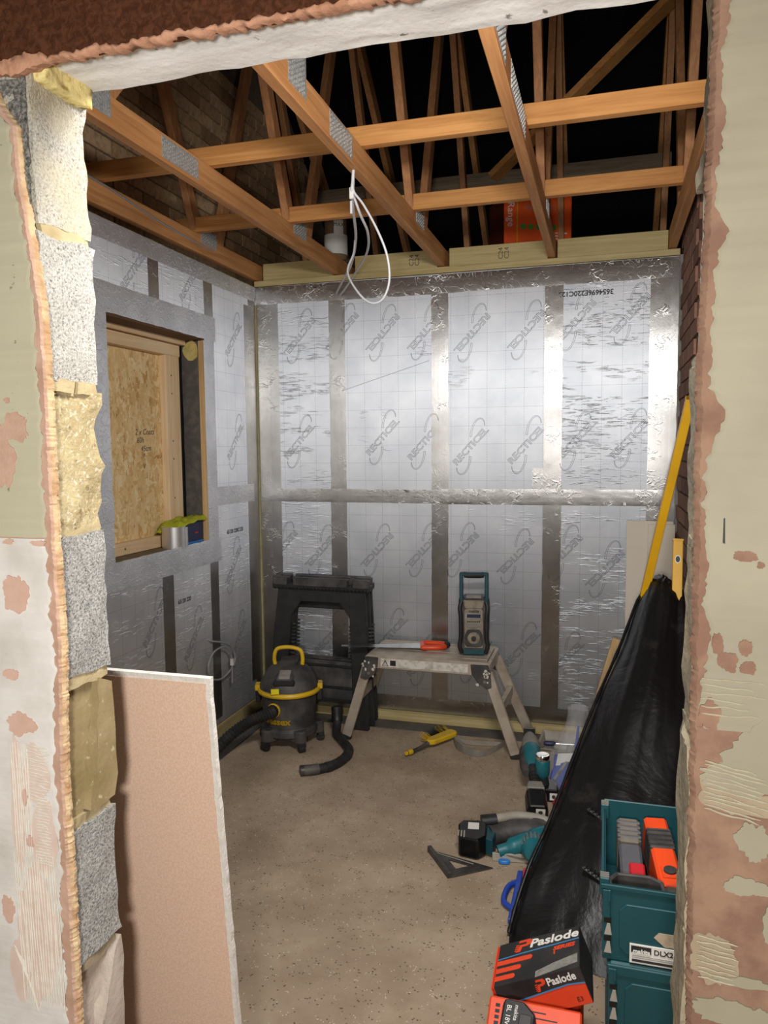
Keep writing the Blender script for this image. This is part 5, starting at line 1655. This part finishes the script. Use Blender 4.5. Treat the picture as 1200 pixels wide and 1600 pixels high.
level('spirit_level', 'long yellow spirit level leaning from the floor up to the right jamb', (0.010, 3.80, 0.0), (0.312, 3.20, 1.756), 0.034, 0.055, (0.06, 0.5))
lv, m, L = level('spirit_level', 'shorter yellow spirit level upright against the right brick wall', (0.262, 3.02, 0.0), (0.300, 3.46, 1.17), 0.040, 0.022, (0.5,))
e_ = MB().lathe([(0.0, 0.0), (0.012, 0.0), (0.012, 0.001), (0, 0.001)], 20, m @ Matrix.Translation((0, L - 0.09, -0.0112)) @ Matrix.Rotation(pi, 4, 'Y') @ Matrix.Scale(1.5, 4, (0, 1, 0)))
e_.out('emblem', M['whitep'], lv)
e_ = MB().lathe([(0.0, 0.0), (0.009, 0.0), (0.009, 0.0015), (0, 0.0015)], 20, m @ Matrix.Translation((0, L - 0.09, -0.0112)) @ Matrix.Rotation(pi, 4, 'Y') @ Matrix.Scale(1.5, 4, (0, 1, 0)))
e_.out('emblem_centre', M['blackp'], lv)

# ------------------------------------------------------------------ big black sheeting bundle, rising from the floor to the right wall
t = thing('black_sheeting', 'large bundle of dusty black plastic sheeting sloping up to the right wall', 'sheeting', (0.0, 2.9, 0.0))
o = Vector((0.0, 2.9, 0.0))
ridge_ = spline([(-0.275, 2.33, 0.012), (-0.262, 2.40, 0.06), (-0.226, 2.50, 0.155), (-0.172, 2.63, 0.25), (-0.105, 2.83, 0.39), (-0.030, 3.02, 0.548), (0.068, 3.27, 0.728), (0.142, 3.44, 0.893), (0.176, 3.54, 0.915)], 6)
rows = []
for i, p in enumerate(ridge_):
    q = i / (len(ridge_) - 1)
    row = []
    # hidden back foot, ridge, then the surface falling towards the right wall and the viewer
    row.append(Vector((p.x + 0.02, p.y + 0.12, 0.004)))
    row.append(Vector((p.x - 0.004, p.y + 0.05, p.z * 0.5)))
    n = 26
    xr = 0.322
    for j in range(n + 1):
        s = j / n
        x = p.x + (xr - p.x) * s
        crown = 0.055 * sin(pi * min(1, s * 1.15)) * (0.5 + q)
        z = p.z + crown + (0.05 * q) * s
        y = p.y - 0.10 * s * (1 - 0.3 * q) - 0.03 * sin(pi * s)
        # long diagonal folds
        f = 0.020 * nz(s * 5 - q * 1.2, q * 2.4, 1) + 0.010 * nz(s * 14 - q * 3, q * 5, 4) + 0.006 * nz(s * 34 - q * 7, q * 8, 7)
        if j < 3:
            f += 0.006 * sin(q * 40)
        z += f * min(1, 0.35 + s * 3)
        if j == 0:
            z -= 0.006
        row.append(Vector((x, y, max(0.006, z))))
    row.append(Vector((xr + 0.004, p.y - 0.05, 0.004)))
    rows.append([v_ - o for v_ in row])
first = [Vector((v_.x * 1.0 + 0.0, v_.y - 0.035 - 0.02 * abs(nz(k_ * 0.6)), 0.003)) for k_, v_ in enumerate(rows[0])]
rows = [first] + rows
b = MB().grid(rows, closed=True)
b.b.faces.new([v_ for v_ in b.b.verts[:len(first)]][::-1]) if False else None
sheet = b.out('sheeting', M['sheet'], t, smooth=80)
# folded hem along the left edge
MB().tube([p - o + Vector((-0.004, -0.004, 0.006)) for p in ridge_], [0.007 + 0.003 * nz(i * 0.7) for i in range(len(ridge_))], 7).out('folded_hem', M['sheet'], t, smooth=60)
for px, py, pz, a in ((-0.02, 2.60, 0.315, 24), (-0.03, 2.42, 0.205, 22)):
    mt = Matrix.Translation(Vector((px, py, pz)) - o) @ Matrix.Rotation(radians(a), 4, 'Y') @ Matrix.Rotation(radians(-20), 4, 'Z')
    sh = MB().box(-0.03, 0.045, -0.013, 0.013, -0.004, 0.007, mt).out('strap_buckle', M['blackp'], t, bevel=0.004)
    for k in range(5):
        MB().box(-0.024 + k * 0.014, -0.017 + k * 0.014, -0.015, 0.015, 0.004, 0.012, mt).out('strap_rib', M['blackp'], sh, bevel=0.002)

# ------------------------------------------------------------------ stacked teal tool cases by the right jamb
def tool_case(label, x0, y0, z0, w, d, h, opened=False):
    t = thing('tool_case', label, 'tool case', (x0, y0, z0), group='stacked teal tool cases')
    th = 0.006
    if opened:
        for nm_, a in (('front_wall', (0, w, 0, th, 0, h)), ('back_wall', (0, w, d - th, d, 0, h + 0.012)), ('side_wall', (0, th, th, d - th, 0, h)), ('side_wall', (w - th, w, th, d - th, 0, h)), ('bottom', (th, w - th, th, d - th, 0, th))):
            MB().box(*a).out(nm_, M['tealcase'], t, bevel=0.002)
        MB().box(-0.004, w + 0.004, -0.004, 0.004, h - 0.010, h).out('rim', M['tealcase'], t, bevel=0.001)
        MB().box(-0.004, 0.004, 0.0, d, h - 0.010, h).out('rim', M['tealcase'], t, bevel=0.001)
        for yy in (0.004, d - 0.034):
            lt = MB().box(-0.007, 0.014, yy, yy + 0.030, h - 0.03, h + 0.010).out('corner_latch', M['tealcase'], t, bevel=0.002)
            for k in range(3):
                MB().box(-0.006, 0.013, yy + 0.004 + 0.008 * k, yy + 0.007 + 0.008 * k, h + 0.0095, h + 0.012).out('latch_rib', M['greyp'], lt)
    else:
        MB().box(0, w, 0, d, 0, h).out('shell', M['tealcase'], t, bevel=0.006)
        MB().box(-0.003, w + 0.003, -0.003, d, h - 0.028, h - 0.004).out('lid_rim', M['tealcase'], t, bevel=0.002)
    MB().prism([(0.050, 0.02), (w - 0.05, 0.02), (w - 0.035, 0.035), (w - 0.035, h - 0.055), (w - 0.05, h - 0.04), (0.050, h - 0.04), (0.035, h - 0.055), (0.035, 0.035)], 'xz', -0.0035, 0.001).out('front_panel', M['tealcase'], t, bevel=0.0015)
    MB().box(0.0, 0.016, -0.005, 0.001, 0.01, h - 0.012).out('corner_post', M['tealcase'], t, bevel=0.001)
    n = int((h - 0.05) / 0.042)
    for k in range(n):
        z = 0.02 + k * 0.042
        MB().prism([(0.004, z), (0.020, z), (0.016, z + 0.026), (0.010, z + 0.026)], 'xz', -0.0075, -0.0045).out('corner_wedge', M['greyl'], t)
        MB().box(0.003, 0.019, -0.0062, -0.0045, z + 0.027, z + 0.038).out('corner_slot', M['blackg'], t)
    MB().box(0.010, 0.017, -0.0085, -0.004, h - 0.036, h - 0.010).out('latch_bar', M['tealcase'], t, bevel=0.001)
    return t


t = tool_case('open teal tool case on top of the stack, filled with tools', 0.006, 1.672, 0.432, 0.300, 0.398, 0.175, True)
lab = MB().box(0.058, 0.240, -0.0065, -0.0035, -0.0 + 0.006, 0.049).out('case_label', M['whitep'], t)
MB().box(0.061, 0.103, -0.0075, -0.006, 0.031, 0.046).out('logo_block', M['blackc'], lab)
text('lettering', 'makita', 0.0135, M['whitep'], lab, frame((0.082, -0.0080, 0.0345), (1, 0, 0), (0, 0, 1)), bold=0.0005, shear=0.2)
text('lettering', 'DLX2127', 0.0165, M['blackc'], lab, frame((0.1405, -0.0072, 0.037), (1, 0, 0), (0, 0, 1)), bold=0.0003)
MB().box(0.063, 0.236, -0.0075, -0.006, 0.010, 0.0155).out('label_bar', M['blackc'], lab)
for k in range(2):
    MB().box(0.063, 0.20, -0.0072, -0.006, 0.019 + 0.004 * k, 0.0202 + 0.004 * k).out('small_print', M['greyp'], lab)
MB().prism([(0.108, 0.070), (0.118, 0.082), (0.200, 0.082), (0.200, 0.052), (0.130, 0.052)], 'xz', -0.0048, -0.0034).out('torn_sticker', plain('torn_sticker', 'b3a48b', 0.8, 0, '8f8069', 60, 0.6), t)
tool_case('closed teal tool case under the open one', 0.020, 1.664, 0.116, 0.300, 0.398, 0.3155)
tool_case('bottom teal tool case of the stack, standing on the concrete', 0.020, 1.662, 0.0, 0.300, 0.398, 0.1155)

# contents of the open case
M['greyd'] = plain('shaded_grey_plastic', '4f4f55', 0.55, 0, '6a655e', 16, 0.5)  # both greys darkened, shade inside the case put into the colour
M['greyd2'] = plain('shaded_dusty_grey', '6e675c', 0.7, 0, '4a463f', 24, 0.5)
t = thing('orange_box_level', 'orange tool with black grip bands and a round dial in the open case', 'tool', (0.146, 1.895, 0.478), (radians(14), 0, radians(7)))
t.scale = (1, 0.80, 1)
MB().box(-0.026, 0.030, -0.10, 0.185, 0.0, 0.10).out('body', M['orange'], t, bevel=0.006)
MB().box(-0.028, 0.032, 0.045, 0.130, 0.02, 0.1035).out('grip_band', M['blackd'], t, bevel=0.003)
for k in range(4):
    MB().box(-0.029, 0.033, 0.052 + 0.020 * k, 0.060 + 0.020 * k, 0.03, 0.1055).out('grip_rib', M['rubber'], t, bevel=0.002)
MB().box(-0.015, 0.022, -0.075, -0.030, 0.0985, 0.105).out('dial_seat', M['orange'], t, bevel=0.002)
MB().lathe([(0.0, 0.0), (0.015, 0.0), (0.015, 0.010), (0.0, 0.011)], 20, Matrix.Translation((0.004, -0.052, 0.100))).out('dial', M['blackd'], t, smooth=35)
t = thing('grey_cordless_tool', 'grey tool with a ribbed head and a red button in the open case', 'tool', (0.070, 1.905, 0.465), (radians(14), 0, radians(2)))
t.scale = (1, 0.85, 1)
MB().box(-0.026, 0.028, -0.10, 0.06, 0.0, 0.10).out('body', M['greyd'], t, bevel=0.006)
MB().box(-0.028, 0.029, 0.062, 0.160, 0.0, 0.108).out('head', M['greyd2'], t, bevel=0.008)
for k in range(4):
    MB().box(-0.0285, 0.0295, 0.072 + 0.020 * k, 0.082 + 0.020 * k, 0.03, 0.110).out('head_rib', M['greyd'], t, bevel=0.002)
MB().box(-0.006, 0.030, -0.095, -0.030, 0.085, 0.112).out('red_button', M['red'], t, bevel=0.004)
t = thing('dark_tool_body', 'dark hollow tool body at the front of the open case', 'tool', (0.086, 1.735, 0.452), (0, 0, radians(4)))
b = MB()
ring_o = [(-0.065, -0.045), (0.04, -0.045), (0.055, -0.02), (0.055, 0.03), (0.03, 0.05), (-0.05, 0.05), (-0.07, 0.02)]
b.grid([[(x, y, 0) for x, y in ring_o], [(x, y, 0.125) for x, y in ring_o], [(x * 0.86, y * 0.84, 0.125) for x, y in ring_o], [(x * 0.82, y * 0.8, 0.02) for x, y in ring_o]], cap=True, closed=True)
b.out('hollow_body', M['blackd'], t, bevel=0.003)
MB().box(0.055, 0.125, -0.04, 0.035, 0.0, 0.115).out('grip_block', plain('brown_grey_plastic', '4a4038', 0.6, 0, '2c2722', 30, 0.6), t, bevel=0.008)
t = MB().tube(spline([(0.030, 1.700, 0.588), (0.040, 1.695, 0.592), (0.085, 1.692, 0.588), (0.100, 1.688, 0.584), (0.06, 1.688, 0.584), (0.032, 1.694, 0.585)], 5), 0.0016, 6).out('brass_wire_clip', M['gold'], smooth=50)
tag(t, 'bent brass wire at the front edge of the open case', 'wire')

# ------------------------------------------------------------------ nail box on an orange case, battery in front
ob = thing('orange_case', 'orange plastic case with rows of vent slots in front of the nail box', 'case', (-0.14, 1.70, 0.0))
MB().box(-0.120, 0.104, -0.02, 0.20, 0.0, 0.180).out('shell', M['orange'], ob, bevel=0.008)
MB().box(0.06, 0.100, 0.05, 0.19, 0.18, 0.238).out('raised_end', M['orange'], ob, bevel=0.006)
MB().prism([(-0.20, 0.0), (-0.01, 0.0), (-0.006, 0.276), (-0.012, 0.282), (-0.20, 0.196)], 'yz', -0.106, 0.104).out('vented_front', M['orange'], ob, bevel=0.006)
vm = frame((0, -0.012, 0.2822), (1, 0, 0), (0, 0.188, 0.086))
for r_ in range(6):
    y = -0.020 - r_ * 0.013
    MB().box(-0.090, -0.080, y - 0.0035, y + 0.0035, -0.001, 0.0012, vm).out('vent_hole', M['blackg'], ob)
    MB().box(-0.074, -0.050 + 0.004 * (r_ % 3), y - 0.0012, y + 0.0012, -0.001, 0.0010, vm).out('vent_slot', M['blackg'], ob)
    MB().box(-0.05 + 0.02 * (r_ % 2), 0.025 + 0.026 * min(r_, 2), y - 0.0012, y + 0.0012, -0.001, 0.0010, vm).out('vent_slot', M['blackg'], ob)
bt = thing('battery_pack', 'loose black battery pack lying on the vented front of the orange case', 'battery', (-0.17, 1.638, 0.2630), (radians(24.5), 0, radians(-4)))
MB().prism([(-0.040, -0.075), (0.036, -0.075), (0.036, 0.010), (0.006, 0.034), (-0.034, 0.034), (-0.040, 0.026)], 'xy', 0.0, 0.034).out('pack', M['blackc'], bt, bevel=0.006)
MB().box(0.000, 0.030, -0.07, 0.004, 0.0335, 0.040).out('release_tab', M['blackd'], bt, bevel=0.003)
text('lettering', 'makita', 0.013, M['whitep'], bt, frame((-0.008, 0.004, 0.0343), (0, -1, 0), (1, 0, 0)))
text('lettering', 'BL 18V', 0.015, M['whitep'], bt, frame((-0.025, -0.004, 0.0343), (0, -1, 0), (1, 0, 0)))

nb = thing('nail_box', 'black and orange cardboard nail box with bold white lettering, tilted behind the orange case', 'box', (-0.1148, 1.8172, 0.2263), (radians(-2.33), radians(-22.65), radians(3.04)))
W2, D2, H2 = 0.1096, 0.084, 0.0877
MB().box(-W2, W2, -D2, D2, 0, H2).out('carton', M['orangeb'], nb, bevel=0.002)
MB().box(-W2 + 0.004, W2, -D2, D2, H2 - 0.0004, H2 + 0.0012).out('top_print', M['blackc'], nb)
MB().prism([(-W2 + 0.004, H2), (-W2 + 0.004, H2 - 0.046), (W2 - 0.04, H2 - 0.030), (W2, H2 - 0.034), (W2, H2)], 'xz', -D2 - 0.001, -D2 + 0.0004).out('front_print', M['blackc'], nb)
MB().prism([(-W2 + 0.004, H2 - 0.046), (-W2 + 0.004, H2 - 0.050), (W2 - 0.04, H2 - 0.0335), (W2, H2 - 0.0375), (W2, H2 - 0.034), (W2 - 0.04, H2 - 0.030)], 'xz', -D2 - 0.0012, -D2 + 0.0002).out('blue_line', M['bluep'], nb)
MB().box(W2 - 0.0004, W2 + 0.001, -D2, D2, 0.002, H2).out('side_print', M['blackc'], nb)


def emblem(parent, m, s):
    """solid P badge with speed bars"""
    b = MB()
    pts = [(0.0, 0.0), (0.25, 0.0), (0.36, 0.42), (0.62, 0.42), (0.88, 0.55), (0.95, 0.8), (0.80, 1.0), (0.16, 1.0), (0.12, 0.82), (0.55, 0.82), (0.62, 0.70), (0.55, 0.60), (0.22, 0.60)]
    b.prism([(x * s, y * s) for x, y in pts], 'xy', 0, 0.0006, m)
    for k in range(4):
        b.prism([(-0.10 * s + 0.02 * s * k, (0.08 + 0.16 * k) * s), (0.10 * s + 0.02 * s * k, (0.08 + 0.16 * k) * s), (0.12 * s + 0.02 * s * k, (0.16 + 0.16 * k) * s), (-0.08 * s + 0.02 * s * k, (0.16 + 0.16 * k) * s)], 'xy', 0, 0.0006, m)
    return b.out('emblem', M['orangeb'], parent)


zt = H2 + 0.0013
emblem(nb, frame((-0.058, 0.034, zt), (1, 0, 0), (0, 1, 0)), 0.046)
text('lettering', 'Paslode', 0.046, M['whitep'], nb, frame((0.043, 0.056, zt + 0.0002), (1, 0, 0), (0, 1, 0)), bold=0.0012, shear=0.12, sx=0.92)
MB().prism([(-W2 + 0.004, 0.018), (-0.04, 0.024), (W2, 0.030), (W2, 0.034), (-0.04, 0.028), (-W2 + 0.004, 0.022)], 'xy', zt - 0.0004, zt + 0.0004).out('blue_line', M['bluep'], nb)
text('lettering', 'SERIES', 0.020, M['orangeb'], nb, frame((0.070, 0.012, zt + 0.0002), (1, 0, 0), (0, 1, 0)), bold=0.0008, shear=0.2)
text('lettering', 'i', 0.018, M['orangeb'], nb, frame((0.046, -0.004, zt + 0.0002), (1, 0, 0), (0, 1, 0)), bold=0.001)
for k, (ln, y) in enumerate(((0.096, 0.004), (0.068, -0.026), (0.054, -0.056))):
    MB().prism([(-W2 + 0.004, y - 0.009), (-W2 + ln - 0.008, y - 0.009)] + [(-W2 + ln - 0.008 + 0.010 * sin(a * pi / 6), y - 0.010 * cos(a * pi / 6)) for a in range(1, 6)] + [(-W2 + ln - 0.008, y + 0.009), (-W2 + 0.004, y + 0.009)], 'xy', zt - 0.0004, zt + 0.0004).out('orange_flash', M['orangeb'], nb)
MB().prism([(0.0, -0.084), (W2 - 0.004, -0.062), (W2 - 0.004, -0.028), (0.046, -0.044), (0.0, -0.062)], 'xy', zt - 0.0004, zt + 0.0004).out('print_picture', M['greyprint'], nb)
emblem(nb, frame((-0.006, -D2 - 0.0011, H2 - 0.0335), (1, 0, 0.03), (0, 0, 1)), 0.028)
text('lettering', 'Paslode', 0.026, M['whitep'], nb, frame((0.058, -D2 - 0.0013, H2 - 0.016), (1, 0, 0.03), (0, 0, 1)), bold=0.0006, sx=0.9)
text('lettering', 'E3', 0.016, M['blackc'], nb, frame((0.084, -D2 - 0.0005, 0.016), (1, 0, 0), (0, 0, 1)))
b = MB().prism([(-D2, 0.0), (D2, 0.0), (D2, H2), (-D2, H2)], 'yz', -W2 - 0.004, -W2 - 0.001)
b.out('end_flap', M['orangeb'], nb)
MB().bar((-W2 - 0.003, -0.02, H2 - 0.012), (-W2 - 0.004, 0.045, H2 - 0.020), 0.004, 0.012).out('tape_scrap', M['whitep'], nb)

# ------------------------------------------------------------------ on the window sill
t = thing('foil_tape_roll', 'roll of shiny aluminium tape standing on the window sill', 'tape roll', (-2.052, 3.285, WZ0))
MB().lathe([(0.042, 0.0), (0.058, 0.0), (0.058, 0.105), (0.042, 0.105), (0.042, 0.0)], 32).out('tape_coil', M['alutape'], t, smooth=40)
MB().lathe([(0.038, 0.002), (0.0418, 0.002), (0.0418, 0.102), (0.038, 0.102), (0.038, 0.002)], 28).out('core', M['cardbrown'], t, smooth=40)
rows = []
for i in range(8):
    a = radians(10 + i * 6)
    rr_ = 0.0585 + 0.002 * i
    rows.append([(rr_ * cos(a), rr_ * sin(a), z + 0.004 * nz(i * 1.3, z * 60)) for z in (0.002, 0.035, 0.07, 0.100)])
MB().grid(rows).out('loose_end', M['alutape'], t, smooth=60)
t = thing('blue_tub', 'dark blue plastic tub on the sill under a lime green cloth', 'tub', (-2.075, 3.435, WZ0))
MB().prism([(-0.085, 0.0), (0.085, 0.0), (0.095, 0.118), (-0.095, 0.118)], 'yz', -0.045, 0.050).out('tub_body', M['navy'], t, bevel=0.006)
MB().box(-0.046, 0.052, -0.086, 0.086, 0.0, 0.016).out('bottom_band', M['bluel'], t, bevel=0.003)
MB().box(0.0505, 0.054, 0.0, 0.03, 0.055, 0.062).out('tub_mark', M['red'], t)
b = MB()
rows = []
for i in range(15):
    row = []
    for j in range(13):
        u_, w_ = i / 14 - 0.5, j / 12 - 0.5
        y = 3.40 + u_ * 0.30
        x = -2.072 + w_ * 0.135
        z = WZ0 + 0.128 + 0.02 * nz(u_ * 6, w_ * 5, 3) + 0.010 * nz(u_ * 15, w_ * 12, 9) - 0.085 * max(0, abs(w_) - 0.34) - 0.18 * max(0, -u_ - 0.30) + 0.02 * u_
        row.append((x, y, z))
    rows.append(row)
b.grid(rows)
t = b.out('lime_cloth', M['lime'], smooth=70)
so = t.modifiers.new('thickness', 'SOLIDIFY')
so.thickness = 0.004
tag(t, 'lime green cloth draped over the blue tub on the window sill', 'cloth')

for o in list(SC.objects):
    if o.parent is None:
        for key, grp in (('spirit_level', 'yellow spirit levels on the right'), ('board_offcut', 'board offcuts in the right corner'), ('timber_binder', 'binders lying across the trusses')):
            if o.name.startswith(key):
                o['group'] = grp
